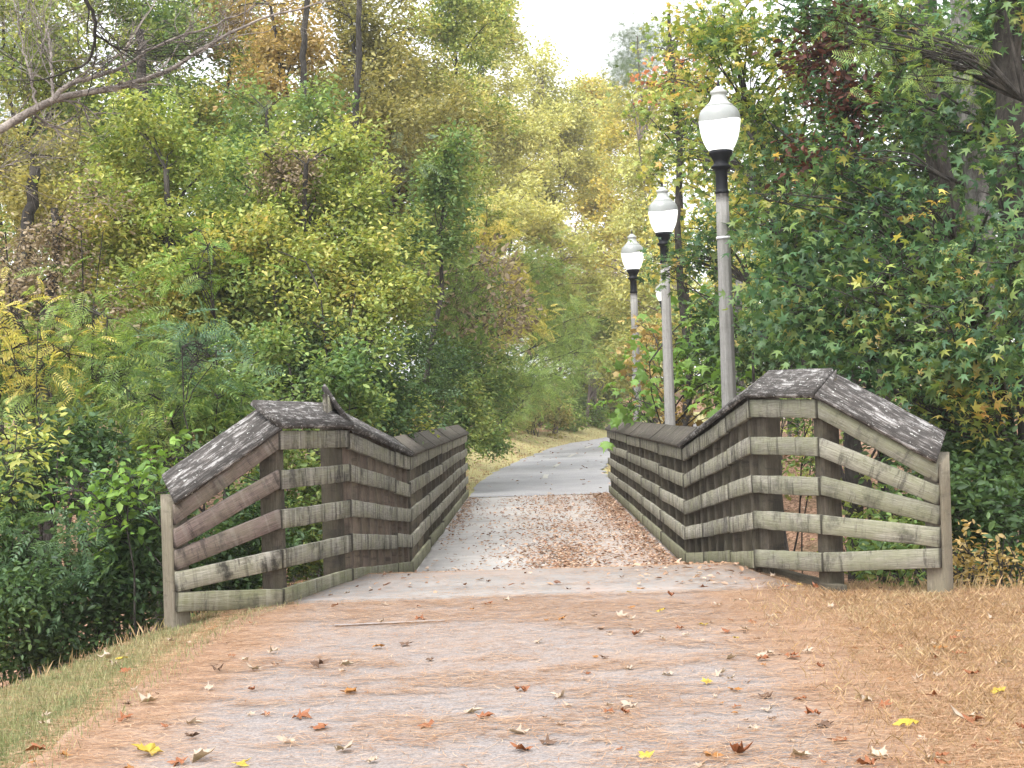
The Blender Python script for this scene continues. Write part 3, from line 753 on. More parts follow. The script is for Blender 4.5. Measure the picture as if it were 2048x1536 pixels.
def blade_tpl(w): return (np.array([(0, -w, 0), (0, w, 0), (.6, w * .6, .12), (.6, -w * .6, .12), (1, 0, 0.0)], float), None, w)

def scatter(geo, kind, P, Nn, size, rot=None, fdir=None):
    V, Fc, _ = TPL[kind]
    n = len(P)
    if n == 0: return
    Nn = Nn / (np.linalg.norm(Nn, axis=1)[:, None] + 1e-9)
    if fdir is None: fdir = rng.normal(size=(n, 3))
    X = fdir - (fdir * Nn).sum(1)[:, None] * Nn; X /= np.linalg.norm(X, axis=1)[:, None] + 1e-9
    Yv = np.cross(Nn, X)
    s = np.broadcast_to(np.asarray(size), (n,))[:, None, None]
    v = (X[:, None, :] * V[None, :, 0:1] + Yv[:, None, :] * V[None, :, 1:2] + Nn[:, None, :] * V[None, :, 2:3]) * s + P[:, None, :]
    f = Fc[None, :, :] + (np.arange(n) * len(V))[:, None, None]
    geo.add(v.reshape(-1, 3), [f.reshape(-1, Fc.shape[1])])

def rsph(n):
    v = rng.normal(size=(n, 3)); return v / np.linalg.norm(v, axis=1)[:, None]

def plant(name, label, cat, mats, leaf, size, crowns, cover=2.6, cr=0.38, trunk=0.05, bark='bark', base=None,
          stems=1, up=0.9, group=None, part='foliage', limbs=True, twig=0.006, flat=0.75, ky=0.8, bare=0.0, droop=0.0):
    """crowns: (px, py, metres ahead, half width px, half height px[, half depth m]); real clumps of leaves on real limbs"""
    C0 = [at(c[0], c[1], c[2]) for c in crowns]
    if base is None:
        w = np.array([c[3] * c[4] for c in crowns], float)
        bx = sum(w[i] * C0[i].x for i in range(len(w))) / w.sum() + rng.normal(0, 0.15); by = sum(w[i] * C0[i].y for i in range(len(w))) / w.sum()
    else: bx, by = base
    if name not in ('vine_tangle', 'seed_pod_vine', 'sweetgum_bough'):
        if C0[0].x < path_cx(by) + (0 if by > 33 else 0.2) or (by < 33 and bx < 0): bx = min(bx, -2.5 if by < 33 else float(path_cx(by)) - 3.3)
        else: bx = max(bx, 2.5 if by < 33 else float(path_cx(by)) + 2.8)
    elif C0[0].x < 0: bx = min(bx, -2.6)
    bz = gz(bx, by) - 0.05
    org = np.array([bx, by, bz])
    if leaf == 'oval' and C0[0].y > 14: size = size * .84
    root = empty(name, org, label=label, cat=cat, group=group)
    L = Geo(); B = Geo()
    centers = []; radii = []; cid = []
    for ci, c in enumerate(crowns):
        sx, sz = c[3] * c[2] / 3000, c[4] * c[2] / 3000
        sy = c[5] if len(c) > 5 else min(max(0.4, 0.5 * (sx + sz)) * ky, 3.0)
        c3 = np.array(C0[ci])
        K = max(5, int(1.5 * sx * sz / (cr * cr) * 1.35 * max(1, sy / max(sx, sz) * 1.2)))
        K = min(K, 130)
        d = rsph(K); r = rng.random(K) ** 0.5
        p = d * r[:, None] * np.array([sx, sy, sz]) * (0.66 + 0.6 * rng.random(K))[:, None]
        p = p + c3
        gzz = ground_z(p[:, 0], p[:, 1]) + 0.15
        p[:, 2] = np.maximum(p[:, 2], gzz)
        rk = cr * (0.6 + 0.8 * rng.random(K))
        sh = rng.random(K) < .3                                   # shoots that stand out of the crown
        p[sh] = c3 + d[sh] * np.array([sx, sy, sz]) * (1.0 + .28 * rng.random(sh.sum()))[:, None] + [0, 0, .1 * sz]; rk[sh] *= .55
        p[:, 2] = np.maximum(p[:, 2], ground_z(p[:, 0], p[:, 1]) + 0.15)
        centers.append(p); radii.append(rk)
        area = math.pi * (sx + cr * .3) * (sz + cr * .3)
        n = int(cover * area / (TPL[leaf][2] * size * size * 0.62))
        n = min(n, 60000)
        w = radii[-1] ** 2; w = w / w.sum()
        which = rng.choice(K, n, p=w)
        nt = 9
        td = rsph(K * nt).reshape(K, nt, 3); td[..., 2] = td[..., 2] * flat + 0.12
        ti = rng.integers(0, nt, n)
        f = rng.random(n) ** 0.65
        tdir = td[which, ti]
        rad = radii[-1][which]
        pos = p[which] + tdir * (f * rad * 1.4)[:, None] + rng.normal(0, 1, (n, 3)) * (size * 0.6 + 0.02 + 0.12 * cr)
        pos[:, 2] -= droop * f * rad
        nr = rng.normal(0, 0.62, (n, 3)); nr[:, 2] += up
        tocam = np.array([0, 0, 1.8]) - pos; tocam /= np.linalg.norm(tocam, axis=1)[:, None]
        fd = tdir + rng.normal(0, 0.55, (n, 3)); fd[:, 2] -= 0.35
        sz_ = size * (0.6 + 0.75 * rng.random(n))
        scatter(L, leaf, pos, nr, sz_, fdir=fd)
        if twig:
            for k in range(K):
                for q in range(0, nt, 2 if K < 60 else 4):
                    e = p[k] + td[k, q] * radii[-1][k] * 1.2
                    mid = (p[k] + e) / 2 + rng.normal(0, 0.03, 3)
                    B.tube([p[k], mid, e], [twig, twig * .7, twig * .3], 3)
    cen = np.concatenate(centers)
    zt = np.percentile(cen[:, 2], 80)
    tops = []
    tr = Geo()
    for s in range(stems):
        if stems == 1: tx, ty = (cen[:, 0].mean() * 0.7 + bx * 0.3), (cen[:, 1].mean() * .7 + by * .3)
        else:
            q = cen[rng.integers(0, len(cen))]; tx, ty = q[0] * .8 + bx * .2, q[1] * .8 + by * .2
        n = 9; u = np.linspace(0, 1, n); hgt = max(zt - bz, 0.6)
        px = bx + (tx - bx) * u ** 1.2 + np.cumsum(rng.normal(0, 0.012 * hgt, n)) * (u > 0); py = by + (ty - by) * u ** 1.2 + np.cumsum(rng.normal(0, 0.012 * hgt, n)) * (u > 0)
        if stems > 1: px = px + rng.normal(0, 0.15); py = py + rng.normal(0, 0.15)
        pts = np.stack([px, py, bz - 0.1 + (hgt + .1) * u], -1)
        tr.tube(pts, trunk * (1 - 0.72 * u) * (1.25 if s == 0 else rng.uniform(.6, 1)), 8 if trunk > .06 else 6)
        tops.append(pts)
    allp = np.concatenate(tops)
    if limbs:
        sub = cen if len(cen) < 160 else cen[rng.choice(len(cen), 160, replace=False)]
        for c in sub:
            dz = c[2] - allp[:, 2]; dh = np.hypot(allp[:, 0] - c[0], allp[:, 1] - c[1])
            cost = np.abs(dz - 0.55 * dh) + 0.3 * dh + np.where(allp[:, 2] < bz + 0.15 * (zt - bz), 2, 0)
            a = allp[int(np.argmin(cost))]
            d = np.linalg.norm(c - a)
            m1 = a + (c - a) * .35 + np.array([0, 0, .10 * d]) + rng.normal(0, .03 * d, 3); m2 = a + (c - a) * .7 + np.array([0, 0, .08 * d]) + rng.normal(0, .03 * d, 3)
            r_ = min(trunk * .45, 0.006 + 0.009 * d)
            B.tube([a, m1, m2, c], [r_, r_ * .8, r_ * .55, twig or r_ * .4], 4)
    link('trunk' if trunk >= .05 else 'stem', tr.mesh(name + '_trunk', org, smooth=True), M[bark], root)
    if B.n: link('branches', B.mesh(name + '_branches', org), M[bark], root)
    link(part, L.mesh(name + '_leaves', org), LM[mats], root)
    return root

# (name, category, leaf material, leaf kind, leaf size, crowns, label, options)
PL = []
def add(name, cat, mat, leaf, size, crowns, label, **k): PL.append((name, cat, mat, leaf, size, crowns, label, k))
# --- bank of the creek, left foreground
add('shrub', 'shrub', 'dark', 'oval', .055, [(60, 1260, 11.3, 130, 120), (-60, 1180, 11.5, 120, 150)], 'dark green shrub at the lower left edge of the photo just above the lawn', stems=5, trunk=.02, cr=.25, cover=3.4)
add('shrub', 'shrub', 'teal', 'pinnate', .22, [(150, 1130, 12.0, 120, 130)], 'dark blue green shrub with fine divided leaves low on the left bank', stems=5, trunk=.02, cr=.25, cover=2.8)
add('shrub', 'shrub', 'dark', 'oval', .065, [(270, 1190, 11.9, 110, 110), (330, 1080, 12.4, 70, 120)], 'dark leafy shrub directly left of the left end post', stems=5, trunk=.02, cr=.25, cover=3.2)
add('shrub', 'shrub', 'dark', 'oval', .058, [(400, 1120, 13.2, 110, 150), (500, 1180, 13.2, 110, 100)], 'dark shrub seen through the rails of the left flared end', stems=5, trunk=.02, cr=.28, cover=3.2)
add('shrub', 'shrub', 'green', 'oval', .08, [(540, 1000, 14.8, 110, 140), (610, 1080, 14.8, 60, 130)], 'green shrub filling the gaps behind the left corner post', stems=5, trunk=.02, cr=.28, cover=3.0)
add('sapling', 'sapling', 'bright', 'oval', .085, [(215, 1030, 11.6, 55, 75), (165, 975, 11.6, 30, 25), (250, 985, 11.7, 40, 45)], 'lime green sapling standing out of the dark bank left of the railing', stems=2, trunk=.014, cr=.14, cover=1.0)
add('sapling', 'sapling', 'bright', 'oval', .11, [(362, 915, 13.0, 32, 28), (335, 930, 13.0, 25, 22)], 'little bright green sprig rising just above the sloping cap of the left railing', stems=1, trunk=.012, cr=.12, cover=1.8)
add('shrub', 'shrub', 'dark', 'oval', .07, [(60, 1010, 13.0, 130, 120), (190, 930, 13.6, 110, 80)], 'dull dark green shrub behind the lime green sapling', stems=5, trunk=.02, cr=.28, cover=3.0)
add('shrub', 'shrub', 'green', 'pinnate', .24, [(300, 900, 14.2, 130, 110), (400, 850, 14.2, 90, 90)], 'mid green leafy shrub above the sloping end of the left railing', stems=5, trunk=.02, cr=.28, cover=2.4)
add('sapling', 'sapling', 'yelgreen', 'oval', .07, [(30, 880, 12.2, 50, 90), (15, 960, 12.0, 40, 50)], 'thin sapling with yellowing leaves at the left edge below the yellow sumac', stems=2, trunk=.016, cr=.18, cover=.7)
add('sumac_shrub', 'shrub', 'yellow', 'pinnate', .22, [(30, 700, 14.5, 75, 55), (110, 720, 14.6, 50, 30), (10, 640, 14.8, 50, 40)], 'yellow sumac shrub with long divided leaves at the left edge', stems=3, trunk=.02, cr=.22, cover=1.3)
add('mimosa_tree', 'tree', 'mimosa', 'feather', .27, [(230, 690, 15.2, 120, 45), (150, 640, 15.6, 70, 40), (300, 740, 15.0, 90, 45), (130, 790, 15.0, 140, 70)], 'feathery green mimosa arching over the left bank beside the yellow sumac', stems=2, trunk=.04, cr=.3, cover=2.2, flat=.4, base=(-4.6, 15.2))
add('mimosa_tree', 'tree', 'teal', 'feather', .27, [(400, 745, 15.0, 100, 40), (330, 790, 15.0, 80, 40)], 'low blue green mimosa with drooping fronds left of the tall drooping sumac', stems=2, trunk=.03, cr=.26, cover=2.4, flat=.4)
add('sumac_shrub', 'shrub', 'teal', 'pinnate', .32, [(385, 700, 14.0, 40, 34), (400, 730, 14.0, 30, 22)], 'slender grey green sumac stem drooping above the left flared railing', stems=1, trunk=.016, cr=.14, cover=2.0, base=(-2.9, 14.0))
add('shrub', 'shrub', 'green', 'oval', .075, [(490, 830, 15.4, 120, 100), (600, 790, 15.8, 110, 80)], 'rounded green shrub behind the cap of the left flared end', stems=5, trunk=.025, cr=.3, cover=2.8)
add('shrub', 'shrub', 'dark', 'oval', .075, [(680, 730, 19.0, 110, 90), (740, 780, 18.8, 110, 110), (830, 740, 24, 80, 70)], 'deep dark shrub hollow behind the corner of the left railing', stems=5, trunk=.03, cr=.35, cover=2.6)
add('sumac_shrub', 'shrub', 'teal', 'pinnate', .48, [(810, 765, 25, 75, 28), (770, 800, 24, 70, 40), (840, 800, 26, 45, 35)], 'sumac with long shiny blue green leaves behind the left railing where it dips', stems=2, trunk=.025, cr=.25, cover=1.9, flat=.3)
add('shrub', 'shrub', 'yelgreen', 'oval', .10, [(800, 835, 22.5, 65, 50), (765, 860, 21.0, 50, 40)], 'low yellowing shrub just over the dip of the left railing', stems=3, trunk=.02, cr=.2, cover=2.0)
add('shrub', 'shrub', 'green', 'oval', 0.12, [(915, 850, 33.5, 60, 60), (960, 870, 38, 50, 40)], 'fresh green shrub at the far end of the left railing', stems=4, trunk=.02, cr=.28, cover=3.0)
# --- yellow green thicket, left middle
add('elm_tree', 'tree', 'yelgreen', 'oval', .085, [(320, 330, 20, 150, 130), (250, 470, 19.6, 150, 130), (380, 480, 19.4, 140, 120), (300, 610, 19, 170, 100)], 'big yellow green elm filling the middle of the left thicket', trunk=.10, cr=.42, cover=2.4)
add('elm_tree', 'tree', 'yelgreen', 'oval', .085, [(660, 320, 21, 60, 60), (600, 420, 20.5, 130, 90), (700, 470, 20, 130, 110), (640, 560, 19.6, 150, 100), (740, 600, 19.4, 90, 90)], 'yellow green elm with a pointed tip above the corner of the left railing', trunk=.09, cr=.40, cover=2.5)
add('elm_tree', 'tree', 'green', 'oval', .085, [(480, 470, 21.5, 130, 150), (500, 620, 20.5, 130, 110), (560, 700, 19.2, 120, 70)], 'greener elm between the two yellow green ones', trunk=.08, cr=.42, cover=2.8)
add('elm_tree', 'tree', 'olive', 'oval', .08, [(80, 330, 21, 140, 110), (120, 480, 20.4, 150, 130), (60, 590, 20, 120, 90)], 'thinning olive brown tree with dark stems showing at the left edge', trunk=.11, cr=.45, cover=1.9, stems=2)
add('vine_tangle', 'vine', 'brown', 'oval', .07, [(90, 480, 18.6, 130, 140), (170, 600, 18.2, 100, 60)], 'dry brown vine tangle hanging in the olive brown tree', trunk=.03, cr=.35, cover=.7, stems=4, droop=.8)
add('vine_tangle', 'vine', 'brown', 'oval', .07, [(590, 350, 20.0, 50, 45), (560, 330, 20.2, 40, 40)], 'small patch of dry brown vine beside the pointed tip of the elm', trunk=.02, cr=.25, cover=1.2, stems=2, droop=.8)
add('shrub', 'shrub', 'yelgreen', 'oval', .085, [(650, 650, 18.6, 80, 50), (560, 560, 19.0, 50, 60), (720, 700, 18.4, 60, 50)], 'shrub with yellow and orange leaf tips inside the thicket above the left railing', trunk=.03, cr=.3, cover=1.0, stems=3)
add('sapling', 'sapling', 'bright', 'feather', .30, [(385, 530, 17.0, 35, 45), (420, 500, 17.4, 25, 35)], 'vivid green feathery sapling top in front of the big yellow green elm', trunk=.02, cr=.2, cover=1.6)
add('tree', 'tree', 'green', 'oval', .10, [(220, 700, 21, 180, 100), (420, 650, 22, 160, 100), (560, 780, 21, 200, 80), (60, 760, 20, 150, 120)], 'leafy understorey tree deep behind the mimosas', trunk=.08, cr=.5, cover=2.8, stems=2)
add('tree', 'tree', 'green', 'oval', .10, [(870, 400, 27, 60, 70), (900, 330, 27, 40, 40), (850, 480, 27, 70, 60)], 'narrow fresh green tree rising at the right edge of the yellow green thicket', trunk=.07, cr=.4, cover=2.4)
add('vine_tangle', 'vine', 'mimosa', 'pinnate', 0.36, [(860, 530, 34, 85, 90), (920, 600, 39, 100, 100), (870, 660, 35, 90, 70)], 'grey green vine curtain with brown seed pods in the centre left', trunk=.05, cr=.42, cover=2.2, droop=.9, stems=3)
add('seed_pod_vine', 'vine', 'brown', 'oval', 0.17, [(920, 570, 34, 110, 90), (990, 560, 39, 60, 80), (1000, 650, 39, 60, 40)], 'brown dangling seed pods hanging in the grey green vine curtain', trunk=.02, cr=.35, cover=0.55, up=-.1, droop=.9)
add('locust_tree', 'tree', 'yellow', 'pinnate', 0.36, [(1000, 540, 44, 60, 50), (1020, 640, 44, 50, 50), (950, 480, 42, 60, 50), (980, 690, 46, 40, 30)], 'pale yellow locust with light tufts of leaf among the dark vines', trunk=.06, cr=.32, cover=2.2)
add('locust_tree', 'tree', 'mimosa', 'feather', 0.48, [(1060, 560, 48, 70, 70), (1090, 640, 49, 70, 50), (1000, 760, 46, 80, 50)], 'green locust behind the pale yellow one', trunk=.07, cr=.42, cover=2.6)
add('mimosa_tree', 'tree', 'mimosa', 'feather', 0.6, [(1110, 680, 58, 110, 50), (1150, 720, 62, 90, 40), (1060, 760, 55, 90, 45)], 'wide feathery mimosa overhanging the far path', trunk=.07, cr=.45, cover=2.6, flat=.4)
add('shrub', 'shrub', 'green', 'oval', 0.13, [(940, 740, 36, 90, 80), (900, 800, 34, 60, 60), (1000, 800, 46, 70, 50)], 'dense green shrub below the grey green vine curtain', trunk=.03, cr=.35, cover=3.0, stems=5)
add('shrub', 'shrub', 'mimosa', 'feather', 0.4, [(1015, 828, 66, 70, 42), (955, 832, 60, 45, 38)], 'feathery bush beside the far verge, nearest the end of the left railing', trunk=.03, cr=.35, cover=3, stems=5)
add('shrub', 'shrub', 'olive', 'oval', 0.17, [(1080, 815, 71, 70, 60), (1050, 790, 68, 60, 40)], 'brownish green bush in the middle of the row along the far verge', trunk=.03, cr=.38, cover=3, stems=5)
add('shrub', 'shrub', 'mimosa', 'oval', 0.2, [(1150, 805, 79, 60, 60), (1120, 830, 75, 50, 35)], 'soft green bush where the far verge narrows', trunk=.03, cr=.4, cover=3, stems=5)
add('shrub', 'shrub', 'yelgreen', 'oval', 0.22, [(1215, 790, 88, 50, 65), (1190, 760, 84, 50, 50)], 'yellow green bush at the bend of the far path', trunk=.03, cr=.5, cover=3, stems=5)
# --- tall trees, upper left
add('tree', 'tree', 'yelgreen', 'oval', .12, [(60, 150, 29, 130, 130), (150, 40, 30, 130, 110), (40, 20, 30, 100, 80)], 'tall thin crowned tree against the sky in the upper left corner', trunk=.075, cr=.5, cover=1.7)
add('pine_tree', 'tree', 'pine', 'pine', .28, [(10, 70, 34, 60, 100), (20, 170, 34, 50, 80)], 'dark pine peeping in at the top left edge', trunk=.08, cr=.5, cover=2.0)
add('tree', 'tree', 'green', 'oval', .12, [(270, 110, 31, 110, 120), (260, 230, 30, 120, 90), (330, 30, 32, 80, 60)], 'green tree hung with vines behind the bare branch', trunk=.085, cr=.5, cover=1.9)
add('tree', 'tree', 'yelgreen', 'oval', .12, [(430, 120, 33, 110, 110), (420, 230, 31, 120, 100), (400, 10, 33, 90, 60)], 'yellow green tree with sky showing through, second row above the bare branch tips', trunk=.075, cr=.5, cover=1.9)
add('tree', 'tree', 'orange', 'oval', .13, [(570, 120, 30, 80, 60), (520, 180, 29.5, 70, 50), (600, 60, 31, 60, 50), (480, 50, 31, 60, 50)], 'orange brown tree glowing in the upper left beside a dark trunk', trunk=.08, cr=.42, cover=1.9)
add('tree', 'tree', 'green', 'oval', .12, [(520, 260, 28, 80, 60), (600, 260, 27, 60, 70), (480, 330, 26, 100, 60)], 'mid green tree right under the orange brown one', trunk=.09, cr=.42, cover=2.6)
add('dark_trunk_tree', 'tree', 'olive', 'oval', .12, [(715, 110, 32, 130, 120), (740, 240, 31, 120, 100), (700, 10, 33, 110, 70)], 'tall olive tree with a straight dark trunk showing in the upper middle left', trunk=.10, cr=.5, cover=1.9, bark='bark', base=None)
add('tree', 'tree', 'olive', 'oval', .12, [(850, 250, 36, 120, 120), (800, 150, 37, 110, 80), (820, 330, 34, 120, 80)], 'thin brownish tree right of the one with the straight dark trunk', trunk=.07, cr=.5, cover=2.2)
add('tree', 'tree', 'yelgreen', 'oval', .14, [(880, 100, 42, 100, 90), (960, 60, 44, 80, 80), (900, 10, 42, 110, 50)], 'tall yellow green tree with feathery top just left of the gap of sky', trunk=.08, cr=.6, cover=1.7)
add('dead_branch_tree', 'tree', 'pine', 'feather', .34, [(590, 300, 24, 50, 30), (800, 340, 26, 50, 25)], 'mostly bare grey limbed tree with a few dull fronds above the thicket', trunk=.08, cr=.35, cover=.9)
# --- pale trees along the far path
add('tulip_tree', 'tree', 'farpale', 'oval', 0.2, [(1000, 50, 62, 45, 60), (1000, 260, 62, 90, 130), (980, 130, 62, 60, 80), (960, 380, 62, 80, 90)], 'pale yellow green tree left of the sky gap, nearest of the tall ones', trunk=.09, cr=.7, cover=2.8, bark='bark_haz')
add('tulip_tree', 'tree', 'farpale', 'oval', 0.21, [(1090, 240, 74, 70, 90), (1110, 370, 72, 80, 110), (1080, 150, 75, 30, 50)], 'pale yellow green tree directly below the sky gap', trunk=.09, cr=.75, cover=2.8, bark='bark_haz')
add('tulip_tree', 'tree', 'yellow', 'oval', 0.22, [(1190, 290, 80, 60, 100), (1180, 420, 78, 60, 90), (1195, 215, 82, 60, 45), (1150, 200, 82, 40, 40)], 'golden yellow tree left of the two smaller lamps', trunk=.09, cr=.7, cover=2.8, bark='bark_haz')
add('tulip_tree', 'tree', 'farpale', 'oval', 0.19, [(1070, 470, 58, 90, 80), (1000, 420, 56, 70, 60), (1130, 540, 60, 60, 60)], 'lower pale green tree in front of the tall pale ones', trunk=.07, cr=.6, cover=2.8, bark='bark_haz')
add('bare_tree', 'tree', 'pinkbrown', 'oval', 0.2, [(1180, 560, 86, 90, 110), (1210, 680, 82, 70, 70)], 'nearly bare pinkish brown tree behind the smallest lamp of the row', trunk=.08, cr=.7, cover=1.7, bark='bark_haz')
add('tree', 'tree', 'farpale', 'oval', 0.2, [(1290, 330, 64, 70, 90), (1270, 460, 62, 70, 80), (1310, 220, 66, 70, 60)], 'pale yellow tree between the middle lamp and the golden tree', trunk=.07, cr=.6, cover=2.3, bark='bark_haz')
add('pine_tree', 'tree', 'pine', 'pine', .42, [(1255, 115, 66, 40, 35), (1290, 80, 66, 40, 50), (1240, 150, 64, 30, 25)], 'distant grey green pine at the right of the sky gap', trunk=.09, cr=.45, cover=3.2, bark='bark_haz', limbs=False)
add('pine_tree', 'tree', 'pine', 'pine', .40, [(1420, 60, 40, 50, 50), (1380, 110, 40, 50, 30)], 'rounded pine crown above the globe of the nearest lamp', trunk=.09, cr=.45, cover=1.8)
add('maple_tree', 'tree', 'redor', 'lobed', .16, [(1360, 150, 34, 55, 32), (1330, 180, 34, 40, 20)], 'orange red maple bough at upper right of the sky gap', trunk=.08, cr=.3, cover=1.8)
add('maple_tree', 'tree', 'yelgreen', 'lobed', .16, [(1350, 230, 30, 80, 60), (1400, 180, 29, 50, 60), (1340, 60, 32, 35, 50), (1360, 330, 30, 60, 60)], 'yellow green maple behind the nearest and the middle lamp', trunk=.1, cr=.45, cover=2.1)
add('maple_tree', 'tree', 'yellow', 'lobed', .18, [(1400, 420, 33, 70, 90), (1400, 560, 32, 70, 70), (1500, 460, 32, 60, 90)], 'yellow maple behind the posts of the two nearest lamps', trunk=.09, cr=.45, cover=1.6)
add('sycamore_sapling', 'sapling', 'bright', 'lobed', .24, [(1410, 680, 24, 75, 60), (1350, 760, 23, 60, 60), (1440, 760, 22.5, 60, 50), (1290, 790, 26, 40, 50), (1262, 800, 27, 16, 24)], 'bright green big leaved sycamore sapling behind the right railing between the lamp posts', trunk=.04, cr=.3, cover=2.0, stems=3)
add('shrub', 'shrub', 'orange', 'lobed', .16, [(1320, 740, 25, 40, 50), (1300, 690, 27, 40, 40), (1370, 830, 24, 60, 30)], 'yellow and brown shrub behind the bright sycamore sapling', trunk=.03, cr=.28, cover=1.6, stems=3)
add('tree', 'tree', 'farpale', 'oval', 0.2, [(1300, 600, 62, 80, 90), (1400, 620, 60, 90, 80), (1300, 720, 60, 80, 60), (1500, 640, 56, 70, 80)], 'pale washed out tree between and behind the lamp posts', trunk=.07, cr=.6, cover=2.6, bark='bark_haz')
# --- sweetgum and the woods on the right
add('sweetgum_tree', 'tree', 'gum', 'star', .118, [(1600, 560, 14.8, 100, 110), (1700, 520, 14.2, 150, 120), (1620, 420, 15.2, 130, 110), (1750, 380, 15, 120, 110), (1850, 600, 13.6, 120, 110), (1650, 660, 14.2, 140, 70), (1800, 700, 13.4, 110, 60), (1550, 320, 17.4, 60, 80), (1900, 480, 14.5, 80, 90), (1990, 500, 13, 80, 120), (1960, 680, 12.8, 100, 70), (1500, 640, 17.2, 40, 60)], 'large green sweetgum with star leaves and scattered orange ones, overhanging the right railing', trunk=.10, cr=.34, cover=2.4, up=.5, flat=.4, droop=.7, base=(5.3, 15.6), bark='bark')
add('sweetgum_tree', 'tree', 'gumyel', 'star', .125, [(1400, 50, 18, 60, 50), (1470, 90, 17.6, 60, 60), (1430, 190, 18.6, 40, 30), (1540, 60, 17.4, 90, 80), (1600, 160, 17, 90, 80), (1500, 180, 17.6, 60, 70), (1420, 130, 18.5, 60, 40), (1560, 270, 17.4, 80, 60), (1360, 290, 22.5, 45, 35), (1435, 350, 19, 40, 50), (1345, 160, 22, 40, 35), (1500, 420, 17.8, 50, 80)], 'yellowing sweetgum crown reaching left above the nearest lamp', trunk=.07, cr=.30, cover=1.6, base=(4.2, 18.2))
add('sweetgum_bough', 'branch', 'gum', 'star', .125, [(1375, 508, 20.2, 48, 28), (1320, 540, 20.4, 40, 25), (1420, 520, 20, 40, 50), (1455, 480, 19.8, 40, 45)], 'dark leafy sweetgum bough hanging in front of the black collar of the middle lamp', trunk=.03, cr=.22, cover=1.7, base=(3.6, 19.9))
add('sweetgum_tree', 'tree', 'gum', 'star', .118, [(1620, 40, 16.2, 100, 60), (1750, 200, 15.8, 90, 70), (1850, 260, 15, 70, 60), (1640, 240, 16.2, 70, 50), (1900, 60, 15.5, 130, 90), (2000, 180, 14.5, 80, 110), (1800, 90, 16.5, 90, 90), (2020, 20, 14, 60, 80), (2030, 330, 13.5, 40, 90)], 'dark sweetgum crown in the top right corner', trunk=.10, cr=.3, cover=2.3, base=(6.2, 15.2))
add('vine_tangle', 'vine', 'red', 'oval', .11, [(1690, 100, 16, 45, 110), (1640, 130, 16, 40, 30), (1690, 230, 15.8, 40, 70), (1620, 330, 15.6, 25, 40), (1700, 330, 15.6, 25, 50)], 'dark red creeper climbing a trunk in the sweetgum canopy', trunk=.03, cr=.22, cover=1.3)
add('mimosa_tree', 'tree', 'mimosa', 'feather', .19, [(1760, 90, 13.8, 80, 25), (1850, 110, 13.6, 60, 60), (1900, 130, 13.5, 25, 50), (1800, 50, 14, 70, 20)], 'mimosa fronds hanging in front of the big grey trunk at the top right', trunk=.04, cr=.16, cover=.9, flat=.4, base=(5.0, 13.7))
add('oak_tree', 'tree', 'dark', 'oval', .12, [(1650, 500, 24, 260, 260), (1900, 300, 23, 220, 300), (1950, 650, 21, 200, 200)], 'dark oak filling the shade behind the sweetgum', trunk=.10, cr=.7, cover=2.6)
add('tree', 'tree', 'green', 'lobed', .18, [(1660, 60, 26, 160, 110), (1560, 330, 27, 130, 150), (1850, 150, 27, 150, 120)], 'green tree glimpsed through the top of the sweetgum canopy', trunk=.085, cr=.55, cover=2.2)
add('maple_tree', 'tree', 'gumyel', 'star', .12, [(1880, 800, 13.4, 90, 38), (1960, 840, 13.2, 80, 35), (1830, 850, 13.6, 60, 35), (1940, 760, 13.5, 60, 30)], 'yellowing maple branch over the right end of the railing', trunk=.05, cr=.2, cover=1.5, base=(5.2, 13.5), flat=.4)
add('shrub', 'shrub', 'dark', 'oval', .08, [(1980, 960, 13.2, 120, 120), (1930, 1050, 12.6, 60, 80), (2040, 1060, 12.4, 70, 110)], 'dark green shrub right of the right end post', trunk=.02, cr=.28, cover=3.0, stems=5)
add('shrub', 'shrub', 'teal', 'oval', .09, [(1960, 880, 14.6, 100, 80), (1850, 900, 15.4, 90, 60), (2040, 900, 14.4, 60, 110)], 'blue green shrub beneath the yellowing maple branch', trunk=.02, cr=.3, cover=2.6, stems=5)
add('shrub', 'shrub', 'orange', 'oval', .055, [(1930, 1140, 11.4, 40, 35), (1990, 1130, 11.6, 60, 40)], 'low scrubby shrub with brown leaves at the foot of the right end post', trunk=.012, cr=.15, cover=1.3, stems=7)
add('shrub', 'shrub', 'green', 'oval', .07, [(1740, 1120, 12.6, 90, 40), (1820, 1080, 13, 60, 60), (1790, 1150, 12, 70, 25)], 'low green undergrowth seen between the rails of the right flared end', trunk=.012, cr=.2, cover=2.2, stems=7)
add('shrub', 'shrub', 'yelgreen', 'lobed', .10, [(1770, 1030, 16.5, 90, 50), (1620, 930, 20, 30, 50)], 'yellow green seedling clump on the leaf covered slope behind the right railing', trunk=.015, cr=.25, cover=1.4, stems=4)
add('shrub', 'shrub', 'green', 'oval', .09, [(1590, 830, 22, 50, 40), (1640, 900, 19, 25, 60)], 'small green bush framed between the upper rails of the right corner', trunk=.02, cr=.22, cover=1.5, stems=3)
add('tree', 'tree', 'gum', 'oval', .13, [(1560, 700, 30, 120, 60), (1700, 720, 30, 130, 90), (1850, 760, 26, 130, 80)], 'blue green tree low behind the peak of the right railing', trunk=.07, cr=.5, cover=1.7)

